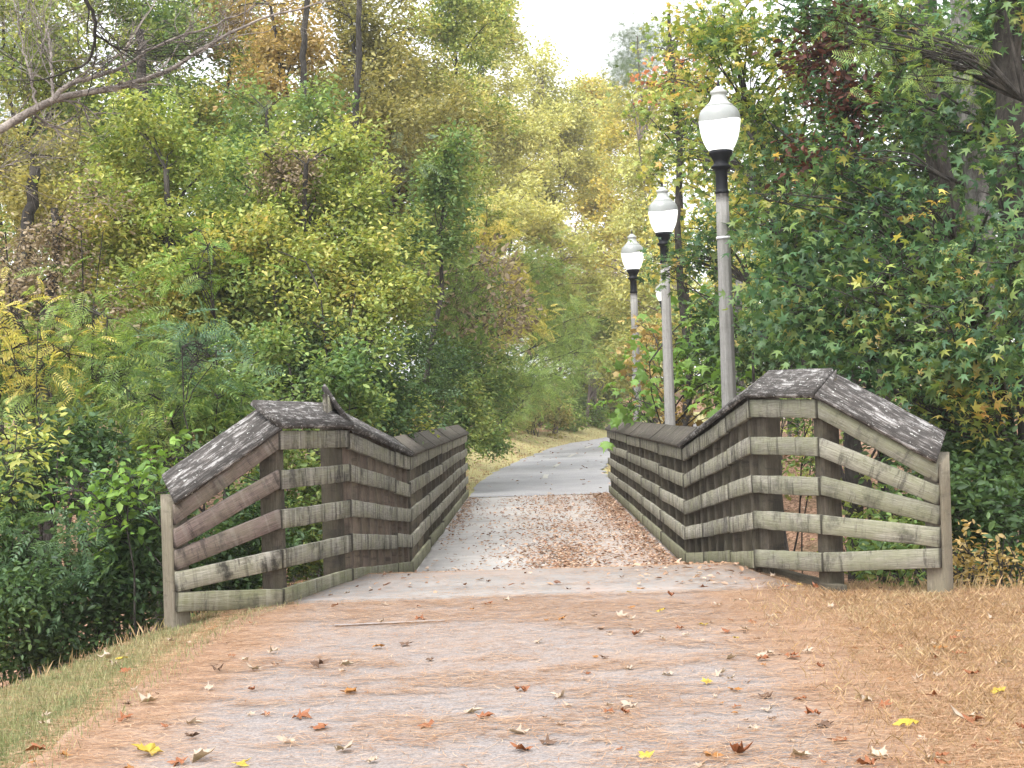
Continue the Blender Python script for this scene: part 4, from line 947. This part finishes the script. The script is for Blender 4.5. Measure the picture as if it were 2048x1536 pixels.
add('tree', 'tree', 'yelgreen', 'oval', .13, [(120, 250, 34, 160, 120), (350, 320, 35, 160, 120), (200, 400, 33, 200, 90)], 'yellow green tree deep in the upper left woods under the bare branch', trunk=.08, cr=.6, cover=2.4)
add('tree', 'tree', 'olive', 'oval', .13, [(600, 380, 36, 150, 110), (760, 380, 36, 130, 130), (680, 230, 38, 120, 90)], 'olive brown tree deep in the woods behind the pointed elm', trunk=.08, cr=.6, cover=2.4)
add('tree', 'tree', 'green', 'oval', .14, [(30, 380, 30, 120, 150), (250, 560, 28, 220, 130), (480, 560, 28, 180, 130)], 'shadowy green tree behind the big yellow green elm', trunk=.08, cr=.6, cover=2.4)
add('tree', 'tree', 'yelgreen', 'oval', .15, [(880, 420, 44, 110, 130), (800, 520, 40, 110, 110), (900, 270, 46, 90, 90)], 'yellow green tree between the thicket and the pale tall trees', trunk=.08, cr=.6, cover=2.6)
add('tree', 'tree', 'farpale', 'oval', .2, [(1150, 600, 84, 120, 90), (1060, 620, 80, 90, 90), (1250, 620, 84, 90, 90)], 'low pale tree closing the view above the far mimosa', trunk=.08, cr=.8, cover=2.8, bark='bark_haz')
add('tree', 'tree', 'yellow', 'lobed', .2, [(1215, 475, 72, 60, 60), (1180, 520, 74, 50, 50), (1240, 400, 70, 50, 100), (1270, 250, 70, 60, 80)], 'soft yellow tree right of the golden one, above the smallest lamp', trunk=.08, cr=.7, cover=2.2, bark='bark_haz')
add('tree', 'tree', 'green', 'lobed', .2, [(1500, 560, 36, 110, 120), (1480, 320, 38, 90, 120), (1480, 740, 34, 80, 70)], 'green tree behind the upper post of the nearest lamp', trunk=.08, cr=.5, cover=1.9)

add('tulip_tree', 'tree', 'farpale', 'oval', .2, [(1050, 370, 70, 90, 90), (1150, 330, 74, 70, 80), (1120, 260, 76, 50, 60), (1050, 300, 72, 60, 60)], 'soft pale tree filling the space left of the golden one', trunk=.08, cr=.8, cover=2.6, bark='bark_haz')
add('tree', 'tree', 'yelgreen', 'oval', .2, [(1180, 660, 78, 80, 70), (1110, 620, 74, 70, 60), (1230, 720, 82, 50, 60)], 'fresh yellow green tree above the bushes at the bend of the path', trunk=.08, cr=.6, cover=2.8, bark='bark_haz')
add('tree', 'tree', 'mimosa', 'oval', .14, [(920, 520, 46, 80, 110), (960, 640, 50, 70, 80), (860, 600, 38, 60, 70)], 'leafy green tree behind the grey green vine curtain', trunk=.08, cr=.5, cover=2.8)

add('sweetgum_bough', 'branch', 'gumyel', 'star', .12, [(1600, 390, 14.7, 70, 40), (1740, 330, 14.4, 70, 40), (1850, 440, 13.8, 60, 40), (1720, 590, 13.6, 60, 40), (1800, 560, 13.4, 50, 30), (1900, 640, 12.8, 60, 40)], 'sweetgum bough with orange and yellow leaves in the middle of the green canopy', trunk=.03, cr=.26, cover=.55, base=(5.2, 15.0), droop=.6)

for (nm, cat, mt, leaf, size, cr_, lab, k) in PL:
    plant(nm, lab, cat, mt, leaf, size, cr_, **k)

# ------------------------------------------------------------------ large trunks
def trunk_tree(label, pts, rad, mat, name='tree', cat='tree'):
    P = [np.array(at(*p)) for p in pts]
    base = P[-1].copy(); base[2] = gz(base[0], base[1]) - 0.1
    P = P + [base]
    P = np.array(P[::-1])
    t_ = np.linspace(0, 1, len(P)); tt = np.linspace(0, 1, 24)
    Q = np.stack([np.interp(tt, t_, P[:, i]) for i in range(3)], -1) + rng.normal(0, 0.012, (24, 3))
    R = np.interp(tt, np.linspace(0, 1, len(rad)), rad[::-1]) * (1 + rng.normal(0, .03, 24)); R[0] *= 1.35; R[1] *= 1.12
    g = Geo(); g.tube(Q, R, 16)
    root = empty(name, base, label=label, cat=cat)
    link('trunk', g.mesh('tall_trunk', base, True), M[mat], root)
    return root
trunk_tree('thick grey lichened trunk leaning at the right edge behind the sweetgum leaves', [(1915, -150, 15.4), (1925, 100, 15.4), (1950, 350, 15.3), (1975, 600, 15.2), (1995, 800, 15.2)], [.10, .115, .13, .14, .16], 'bark_grey')
trunk_tree('nearly black trunk at the far right edge of the photo', [(2010, -100, 14.2), (2015, 150, 14.2), (2030, 400, 14.1), (2065, 640, 14.0)], [.12, .14, .17, .2], 'bark')
trunk_tree('dark trunk wrapped by the red creeper', [(1690, -60, 17), (1690, 150, 17), (1680, 400, 17), (1700, 760, 17)], [.06, .07, .08, .10], 'bark')
trunk_tree('dark trunk standing in the middle of the sweetgum canopy', [(1850, -60, 18), (1855, 200, 18), (1900, 450, 18), (1905, 800, 18)], [.13, .14, .16, .18], 'bark')
trunk_tree('thin dark trunk beside the yellowing maple branch', [(1770, 300, 20), (1768, 600, 20), (1765, 820, 20)], [.06, .08, .10], 'bark')
trunk_tree('straight dark trunk in the upper middle left of the woods', [(718, -80, 28), (716, 100, 28), (712, 250, 28), (700, 420, 27.8)], [.045, .06, .07, .08], 'bark')
trunk_tree('dark double bent trunk beside the orange brown tree', [(620, -60, 29), (610, 40, 29), (605, 140, 29), (612, 420, 29)], [.05, .06, .065, .08], 'bark')
trunk_tree('dark stem deep in the olive tree at the left', [(70, 330, 19.5), (50, 480, 19.4), (40, 640, 19.3)], [.07, .09, .11], 'bark')
trunk_tree('crooked dark stem right of the dry vine tangle', [(110, 420, 19), (115, 520, 19), (85, 650, 18.8)], [.05, .07, .09], 'bark')
trunk_tree('vine covered dark trunk behind the bare branch', [(280, 60, 27), (285, 170, 27), (300, 300, 26.8)], [.07, .10, .12], 'bark')
trunk_tree('pale slim trunk behind the post of the nearest lamp', [(1478, 560, 30), (1474, 680, 30), (1478, 780, 30)], [.07, .09, .1], 'bark_grey')

# ------------------------------------------------------------------ bare tree reaching in from the upper left
def bare_tree():
    d0 = 12.5
    bx = at(-420, 700, d0)
    org = np.array([bx.x, bx.y, gz(bx.x, bx.y)])
    root = empty('bare_tree', org, label='leafless pale branches reaching in from the upper left corner across the trees', cat='tree')
    tr = Geo()
    A = np.array(at(-150, 330, d0))
    tr.tube([org - [0, 0, .2], org * .5 + A * .5 + [-.2, 0, 0], A + [-.25, 0, -.1], A + [-.3, .1, 1.6]], [.16, .12, .09, .05], 10)
    link('trunk', tr.mesh('bare_tree_trunk', org, True), M['bark_pale'], root)
    def limb(px, rad, dep, col='bark_pale', grow=True, seed=0):
        r_ = np.random.default_rng(seed)
        g = Geo()
        P = np.array([np.array(at(x, y, dep + 0.6 * i / len(px))) for i, (x, y) in enumerate(px)])
        n = 30; t_ = np.linspace(0, 1, len(P)); tt = np.linspace(0, 1, n)
        Q = np.stack([np.interp(tt, t_, P[:, i]) for i in range(3)], -1)
        Q[1:-1] = (Q[:-2] + Q[1:-1] * 2 + Q[2:]) / 4 + r_.normal(0, .006, (n - 2, 3))
        R = rad * (1 - .88 * tt)
        g.tube(Q, R, 7)
        def sub(p, d, r, L, lev):
            k = 7; pts = [p]; dd = d / np.linalg.norm(d)
            for i in range(k):
                dd = dd + r_.normal(0, .16, 3) + np.array([0.03, 0, .02]); dd /= np.linalg.norm(dd); pts.append(pts[-1] + dd * L / k)
            g.tube(pts, r * np.linspace(1, .35, k + 1), 4)
            if lev > 0:
                for q in range(r_.integers(3, 6)):
                    j = r_.integers(1, k); nd = dd + r_.normal(0, .55, 3); sub(pts[j], nd, r * .55, L * r_.uniform(.4, .7), lev - 1)
        if grow:
            for i in range(3, n - 1, 2):
                d = Q[i + 1] - Q[i - 1]; d /= np.linalg.norm(d)
                nd = d + r_.normal(0, .5, 3) + np.array([0, 0, .25 if r_.random() < .7 else -.3])
                sub(Q[i], nd, max(.0035, R[i] * .4), r_.uniform(.35, .9), 2)
        link('branch', g.mesh('bare_branch', org, True), M[col], root)
    limb([(-150, 340), (0, 262), (60, 222), (110, 197), (190, 183), (250, 172), (300, 155), (345, 138), (400, 100), (450, 70), (520, 35), (620, 12), (700, -10)], .040, d0, seed=1)
    limb([(100, 205), (140, 165), (190, 155), (240, 138), (300, 98), (360, 75), (430, 50), (500, 20), (560, -5)], .024, d0, seed=2)
    limb([(75, 220), (55, 130), (40, 60), (25, -20)], .012, d0 - .2, seed=3)
    limb([(105, 200), (103, 120), (95, 60), (60, 0)], .016, d0 + .2, seed=6)
    limb([(155, -20), (185, 18), (192, 60), (185, 105), (170, 132), (130, 142), (95, 160), (30, 158), (-60, 165)], .018, d0 - .6, 'bark', seed=4)
    limb([(192, 70), (240, 98), (300, 110), (370, 118)], .010, d0 - .6, 'bark', seed=5)
    limb([(-100, 360), (0, 338), (60, 310)], .012, d0, seed=7)
bare_tree()

# ------------------------------------------------------------------ woods too far off to tell apart
def woods(name, spots, mat, leaf, size, n, label=None):
    g = Geo()
    for (x, y, z, rx, ry, rz) in spots:
        K = 26; d = rsph(K); p = d * (rng.random(K) ** .5)[:, None] * [rx, ry, rz] + [x, y, z]
        w = rng.integers(0, K, n); pos = p[w] + rng.normal(0, 1, (n, 3)) * [rx * .13, ry * .13, rz * .12]
        nr = rng.normal(0, .6, (n, 3)); nr[:, 2] += .8
        scatter(g, leaf, pos, nr, size * rng.uniform(.6, 1.4, n))
    tag(link(name, g.mesh(name), LM[mat]), kind='stuff')
    return
sp = []
for i in range(16):
    x = -46 + i * 5.2 + rng.normal(0, 1); y = 74 + 14 * rng.random() + (14 if -3 < x < 14 else 0); sp.append((x, y, gz(x, y) + (5.2 if x < 0 else 4.2), 4.6, 3.5, 5.6 if x < -4 else 4.8))
woods('distant_woods', sp, 'farpale', 'oval', .26, 3400)
sp = []
for i in range(14):
    x = -30 + i * 2.2 + rng.normal(0, .5); y = 40 + 8 * rng.random()
    if x > path_cx(y) - 6: continue
    sp.append((x, y, gz(x, y) + 4.6, 2.6, 2.2, 5.4))
woods('distant_thicket', sp, 'mimosa', 'oval', .16, 3600)
sp = []
for i in range(12):
    x = 7.5 + i * 2.4 + rng.normal(0, .5); y = 34 + 7 * rng.random() + max(0, (3 - i) * 5); sp.append((x, y, gz(x, y) + 6.2, 2.6, 2.4, 4.6))
for i in range(8):
    x = 14 + i * 3 + rng.normal(0, .5); y = 44 + 5 * rng.random(); sp.append((x, y, gz(x, y) + 2.6, 2.6, 2.4, 3.2))
woods('distant_undergrowth', sp, 'green', 'oval', .17, 3200)

# ------------------------------------------------------------------ pale flat roof far behind the right railing
def shelter():
    c = at(1540, 728, 42)
    zb = gz(c.x, c.y)
    root = empty('park_shelter', (c.x, c.y, zb), label='pale roof edge of a park shelter far behind the peak of the right railing', cat='shelter')
    def bx(nm, x0, x1, y0, y1, z0, z1, mt):
        g = Geo(); v = [(x, y, z) for z in (z0, z1) for y in (y0, y1) for x in (x0, x1)]
        g.add(np.array(v), [np.array([[0, 2, 3, 1], [4, 5, 7, 6], [0, 1, 5, 4], [2, 6, 7, 3], [0, 4, 6, 2], [1, 3, 7, 5]])])
        link(nm, g.mesh(nm), mt, root)
    t = NT('painted_metal'); pm = t.finish((0.62, 0.64, 0.66), .5)
    h = c.z - zb
    bx('roof', -.75, .75, -.5, .9, h - .05, h + .05, pm)
    bx('fascia', -.72, .72, -.46, .86, h - .16, h - .051, M['bark_grey'])
    for x in (-.62, .62):
        for y in (-.4, .8): bx('post', x - .05, x + .05, y - .05, y + .05, -.1, h - .161, M['bark_grey'])
shelter()

# ------------------------------------------------------------------ grass blades, needles
def blades(name, n, region, mat, hmin, hmax, w, dens, lean=.6):
    x0, x1, y0, y1 = region
    X = rng.uniform(x0, x1, n * 3); Y = rng.uniform(y0, y1, n * 3)
    k = dens(X, Y) > rng.random(n * 3); X, Y = X[k][:n], Y[k][:n]; m_ = len(X)
    Z = ground_z(X, Y)
    if name in ('grass', 'dry_grass'):
        on = (X > np.array([near_l(y) for y in Y])) & (X < np.array([near_r(y) for y in Y])); Z = np.where(on, path_z(Y) + .003, Z)
    h = rng.uniform(hmin, hmax, m_); a = rng.uniform(0, 2 * math.pi, m_); b = rng.uniform(0, 2 * math.pi, m_)
    dx, dy = np.cos(a) * w, np.sin(a) * w
    lx, ly = np.cos(b) * h * lean * rng.random(m_), np.sin(b) * h * lean * rng.random(m_)
    P = np.stack([X, Y, Z], -1)
    v = np.stack([P + np.stack([-dx, -dy, 0 * dx], -1), P + np.stack([dx, dy, 0 * dx], -1), P + np.stack([lx * .45 + dx * .6, ly * .45 + dy * .6, h * .6], -1),
                  P + np.stack([lx, ly, h], -1)], 1).reshape(-1, 3)
    i = np.arange(m_)[:, None] * 4
    me = np_mesh(name, v, [i + np.array([[0, 1, 2, 3]])])
    tag(link(name, me, mat), kind='stuff')
def d_left(X, Y):
    return ((X - .35 * rng.random(len(X)) ** 2 < np.array([near_l(y) for y in Y]) - .02 - .25 * fbm(X, Y, 3)) & (Y < np.interp(X, EX, EY) + .5)) * (0.5 + .5 * vnoise(X, Y, 3))
def d_right(X, Y):
    return ((X + .75 * rng.random(len(X)) ** 2 > np.array([near_r(y) for y in Y]) + .05 + .5 * fbm(X, Y, 2)) & (Y < np.interp(X, EX, EY) + .4)) * (0.35 + .65 * vnoise(X, Y, 2.5))
blades('grass', 52000, (-4.6, -1.7, 5.4, 11.4), FL['lawn'], .012, .055, .0022, d_left)
blades('dry_grass', 60000, (1.4, 5.0, 5.4, 11.4), FL['straw'], .015, .055, .002, d_right, 1.4)
def d_edge(X, Y):
    e = np.interp(X, EX, EY); return (np.abs(Y - e - .15) < .3) & ((X < -2.2) | (X > 2.6))
blades('edge_grass', 5000, (-4.4, 4.4, 7, 11.6), FL['straw'], .05, .14, .0025, d_edge)
def d_far(X, Y):
    o = X - path_cx(Y); return ((o < -1.7) & (o > -5.8)) | ((o > 1.7) & (o < 3.6))
blades('verge_grass', 22000, (-6, 16, 32, 84), FL['straw'], .03, .11, .006, d_far)

def needles(name, n, region, dens, L=(.06, .15), w=.0012):
    x0, x1, y0, y1 = region
    X = rng.uniform(x0, x1, n * 4); Y = y0 + (y1 - y0) * rng.random(n * 4) ** 1.0
    k = dens(X, Y) > rng.random(n * 4); X, Y = X[k][:n], Y[k][:n]; m_ = len(X)
    zt = np.maximum(ground_z(X, Y) + .012, np.where((X > -2.2) & (X < 2.0), path_z(Y) + .007, -9)) + rng.uniform(0, .012, m_)
    a = np.where(rng.random(m_) < .6, rng.normal(0, .45, m_), rng.uniform(0, math.pi, m_)); l = rng.uniform(*L, m_) / 2; bend = rng.normal(0, .18, m_)
    d = np.stack([np.cos(a), np.sin(a), rng.normal(0, .03, m_)], -1) * l[:, None]; s = np.stack([-np.sin(a), np.cos(a), 0 * a], -1)
    P = np.stack([X, Y, zt], -1); W = s * w; c = s * (bend * l)[:, None]
    v = np.stack([P - d - W, P - d + W, P + c + W, P + d, P + c - W], 1).reshape(-1, 3)
    me = np_mesh(name, v, [np.arange(m_)[:, None] * 5 + np.array([[0, 4, 3, 2, 1]])])
    tag(link(name, me, FL['needle']), kind='stuff')
def d_need(X, Y):
    f = fbm(X * .8, Y * 1.6, 1.1) + .25 * (vnoise(X * 2, Y * 7, 1.5) - .5)
    d = np.clip((f - .36) * 3.0, .15, .8) + np.clip((np.abs(X + .2) - 1.2) * .9, 0, .8) + np.clip((Y - 8) * .05, 0, .25)
    d = np.where((Y > 11.2), d * .45, d)
    d = np.where(X < near_l(8) - .25, d * .18, d)
    return np.where(Y < np.interp(X, EX, EY) + .2, d, np.where((np.abs(X) < 1.7) & (Y < 16.5), d * .3, 0))
needles('pine_needles', 130000, (-3.4, 5.0, 5.3, 14.0), d_need)

# ------------------------------------------------------------------ fallen leaves
def curled(seed, kind='star'):
    r_ = np.random.default_rng(seed)
    V, Fc, _ = TPL[kind]; V = V.copy(); V[:, 0] -= .38
    ax_ = r_.uniform(0, math.pi); u = V[:, 0] * math.cos(ax_) + V[:, 1] * math.sin(ax_)
    w = -V[:, 0] * math.sin(ax_) + V[:, 1] * math.cos(ax_)
    V[:, 2] = r_.uniform(.05, .75) * u * u + r_.uniform(-.35, .45) * w * w + r_.normal(0, .07, len(V))
    V[:, 0] *= 1 - .5 * np.clip(V[:, 2], 0, .8)
    V[:, 0] *= r_.uniform(.75, 1); V[:, 1] *= r_.uniform(.6, 1)
    V[:, 2] -= V[:, 2].min()
    # stalk
    b = len(V); st = [(-.16, .008, V[-1][2]), (-.16, -.008, V[-1][2]), (-.5, 0, r_.uniform(.02, .25))]
    V = np.concatenate([V, np.array(st)]); Fc = np.concatenate([Fc, np.array([[b, b + 1, b + 2]])])
    return V, Fc
def surf(x, y):
    z = gz(x, y) + .012
    if near_l(y) < x < near_r(y) and y < 12: z = max(z, float(path_z(y)) + .006)
    elif -1.5 < x < 1.8 and 12 <= y < 31.8: z = float(path_z(y)) + .014
    return z
LMESH = {}
for col in ('tan', 'rust', 'orange', 'yellow', 'brown'):
    LMESH[col] = []
    for q in range(7):
        V, Fc = curled(q * 5 + len(col), 'lobed' if q % 3 else 'star')
        me = np_mesh('leaf_' + col, V, [Fc]); me.materials.append(FL[col]); LMESH[col].append(me)
WORD = {'tan': 'pale tan curled', 'rust': 'rust red curled', 'orange': 'orange', 'yellow': 'bright yellow', 'brown': 'dark brown'}
def leaf_at(x, y, col, s, label=None, group=True, ):
    o = bpy.data.objects.new('fallen_leaf', LMESH[col][int(rng.integers(0, 7))]); COL.objects.link(o)
    o.location = (x, y, surf(x, y)); o.scale = (s, s, s * rng.uniform(.7, 1.2))
    o.rotation_euler = (rng.normal(0, .14), rng.normal(0, .14), rng.uniform(0, 6.28))
    surfn = 'asphalt' if near_l(y) < x < near_r(y) else ('green lawn' if x < 0 else 'straw lawn')
    if y > 11.3: surfn = 'pale slab'
    rown = 'nearest' if y < 6.3 else 'very near' if y < 6.8 else 'near' if y < 7.4 else 'midway' if y < 8.3 else 'past midway' if y < 9.4 else 'farther' if y < 10.4 else 'farthest'
    u = x / y
    coln = 'far left' if u < -.27 else 'well left' if u < -.20 else 'left' if u < -.13 else 'left of centre' if u < -.06 else 'just left of centre' if u < -.01 else 'centre' if u < .04 else 'right of centre' if u < .10 else 'right' if u < .17 else 'well right' if u < .24 else 'far right'
    sizen = 'small ' if s < (.075 if col != 'brown' else .055) else ''
    tag(o, label or f'{sizen}{WORD[col]} leaf on the {surfn}, {rown}, {coln}', 'leaf', 'leaves fallen on the path and lawns')
# the ones that stand out in the photo, from their place in it
def pick(px, py, col, s, label=None):
    # ground point under the pixel: march along the ray
    lo, hi = 4.0, 16.0
    for _ in range(40):
        mid = (lo + hi) / 2; p = at(px, py, mid)
        if p.z > surf(p.x, mid): lo = mid
        else: hi = mid
    p = at(px, py, lo); leaf_at(p.x, lo, col, s, label)
for a in [(297, 1508, 'yellow', .17, 'large bright yellow leaf on the asphalt at the bottom left'), (1997, 1384, 'yellow', .14, 'bright yellow leaf on the straw lawn near the right edge'),
          (1822, 1452, 'yellow', .15, 'orange yellow leaf at the edge of the straw lawn, bottom right'), (1292, 1516, 'yellow', .10, 'small yellow green leaf on the asphalt at the bottom middle'),
          (300, 1403, 'tan', .15), (250, 1441, 'rust', .13), (85, 1500, 'rust', .15), (706, 1385, 'orange', .13, 'upright orange leaf in the middle left of the asphalt'), (755, 1296, 'orange', .11),
          (810, 1290, 'brown', .12), (640, 1334, 'brown', .14), (690, 1330, 'tan', .13), (600, 1434, 'rust', .13), (645, 1456, 'rust', .13), (385, 1474, 'brown', .09), (380, 1448, 'tan', .11),
          (575, 1482, 'tan', .13), (685, 1502, 'tan', .15), (400, 1518, 'tan', .16), (360, 1524, 'rust', .12), (480, 1530, 'yellow', .12), (940, 1425, 'tan', .13), (965, 1435, 'rust', .12), (855, 1452, 'rust', .10),
          (1040, 1381, 'rust', .11), (1120, 1395, 'tan', .13), (1045, 1500, 'rust', .14), (1095, 1488, 'brown', .12), (1035, 1468, 'tan', .13), (1263, 1412, 'tan', .12), (1210, 1316, 'brown', .08),
          (1524, 1320, 'rust', .10), (1524, 1312, 'tan', .11), (1437, 1350, 'tan', .11), (1468, 1380, 'orange', .12), (1530, 1395, 'brown', .10), (1628, 1430, 'rust', .10), (1642, 1452, 'brown', .13), (1766, 1412, 'rust', .13, 'vivid red upright leaf where the asphalt meets the straw lawn'),
          (1735, 1402, 'tan', .12), (1870, 1396, 'rust', .13), (1950, 1448, 'rust', .14), (1930, 1440, 'tan', .15), (1685, 1482, 'rust', .13), (1600, 1512, 'tan', .14), (1470, 1508, 'rust', .15), (1425, 1512, 'orange', .13),
          (1740, 1530, 'rust', .12), (1760, 1516, 'tan', .14), (1920, 1310, 'rust', .12), (1565, 1176, 'rust', .12), (1240, 1232, 'tan', .13), (1435, 1210, 'tan', .11), (1715, 1262, 'brown', .12), (1950, 1350, 'rust', .12),
          (2000, 1330, 'tan', .12), (1880, 1300, 'orange', .12), (1990, 1486, 'rust', .12), (1835, 1360, 'tan', .10), (510, 1340, 'tan', .13), (435, 1344, 'brown', .11), (230, 1330, 'tan', .13), (255, 1345, 'rust', .12),
          (215, 1316, 'tan', .12), (600, 1250, 'tan', .12), (545, 1305, 'tan', .10), (240, 1320, 'yellow', .12, 'yellow leaf upright in the lawn left of the path')]:
    pick(*a)
cnt = len([o for o in COL.objects if o.name.startswith('fallen_leaf')])
while cnt < 297:
    y = 5.9 + 6.2 * rng.random() ** 1.2; x = rng.uniform(-.35 * y, .36 * y)
    if rng.random() < .35: x = rng.uniform(.1, .36) * y
    if rng.random() > .25 + 1.5 * max(0.0, float(fbm(x, y, 1.4)) - .35): continue
    if y > float(np.interp(x, EX, EY)) - .1: continue
    if x > 1.2 and rng.random() < .0: continue
    col = rng.choice(['tan', 'rust', 'orange', 'yellow', 'brown'], p=[.46, .26, .08, .02, .18])
    leaf_at(x, y, str(col), float(rng.uniform(.04, .105)) * (.7 if col == 'brown' else 1)); cnt += 1

# drifts too many to count: on the deck, the far verge, the slope at the right
def litter(name, n, region, dens, s0, s1):
    x0, x1, y0, y1 = region; g = Geo()
    X = rng.uniform(x0, x1, n * 6); Y = rng.uniform(y0, y1, n * 6)
    k = dens(X, Y) > rng.random(n * 6); X, Y = X[k][:n], Y[k][:n]; m_ = len(X)
    deck = (X > -1.45) & (X < 1.85) & (Y > 11.2) & (Y < 31.8)
    far = (Y > 31.8) & (np.abs(X - path_cx(Y)) < 1.7)
    Z = np.where(deck | far, path_z(Y) + .016, ground_z(X, Y) + .02)
    nr = rng.normal(0, .28, (m_, 3)); nr[:, 2] += 1
    h = m_ // 2
    P = np.stack([X, Y, Z + .01], -1); s = rng.uniform(s0, s1, m_)
    scatter(g, 'oval', P[:h], nr[:h], s[:h] * 1.15); scatter(g, 'star', P[h:], nr[h:], s[h:])
    tag(link(name, g.mesh(name), FL['mix']), kind='stuff')
def d_deck(X, Y):
    c = np.exp(-((X - .45) / .5) ** 2) * np.exp(-((Y - 17.8) / 3.2) ** 2) * .75
    c2 = np.exp(-((X - .45) / .8) ** 2) * .22
    r = np.clip((X - 1.0) / .6, 0, 1) ** 1.5 * 1.0
    l = np.clip((-.95 - X) / .25, 0, 1) * np.clip((Y - 20) / 6, 0, 1) * .5
    return (c + c2 + r + l) * (.25 + 1.2 * fbm(X, Y, 1.6)) * (Y > 16.5) + .02
litter('leaf_litter', 9500, (-1.25, 1.68, 16.4, 31.6), d_deck, .028, .065)
litter('leaf_litter', 420, (-1.4, 1.8, 11.4, 17), lambda X, Y: .15 + .5 * (X > .9) + .3 * (X < -1.1), .03, .07)
litter('leaf_litter', 1500, (-6, 12, 31.8, 75), lambda X, Y: np.where(np.abs(X - path_cx(Y) + 3) < 1.2, .6, .06), .08, .15)
litter('leaf_litter', 15000, (2.4, 26, 11.0, 48), lambda X, Y: (np.abs(X - path_cx(Y)) > 3.0) * (.3 + .7 * vnoise(X, Y, .8)), .09, .17)
litter('leaf_litter', 3000, (-9, -2.4, 9.0, 16), lambda X, Y: (Y > np.interp(X, EX, EY) + .1) * 1., .07, .13)

# ------------------------------------------------------------------ haze over the far trees
hz = Geo()
x0, x1, y0, y1, z0, z1 = -150, 150, -40, 270, -8, 40
v = [(x, y, z) for z in (z0, z1) for y in (y0, y1) for x in (x0, x1)]
hz.add(np.array(v), [np.array([[0, 2, 3, 1], [4, 5, 7, 6], [0, 1, 5, 4], [2, 6, 7, 3], [0, 4, 6, 2], [1, 3, 7, 5]])])
t = NT('haze')
pv = t.node('ShaderNodeVolumePrincipled'); pv.inputs['Color'].default_value = (0.96, 0.96, 0.95, 1)
pv.inputs['Density'].default_value = 0.0009; pv.inputs['Anisotropy'].default_value = 0.2
t.l.new(pv.outputs[0], t.out.inputs['Volume'])
tag(link('haze', hz.mesh('haze'), t.m), kind='stuff')
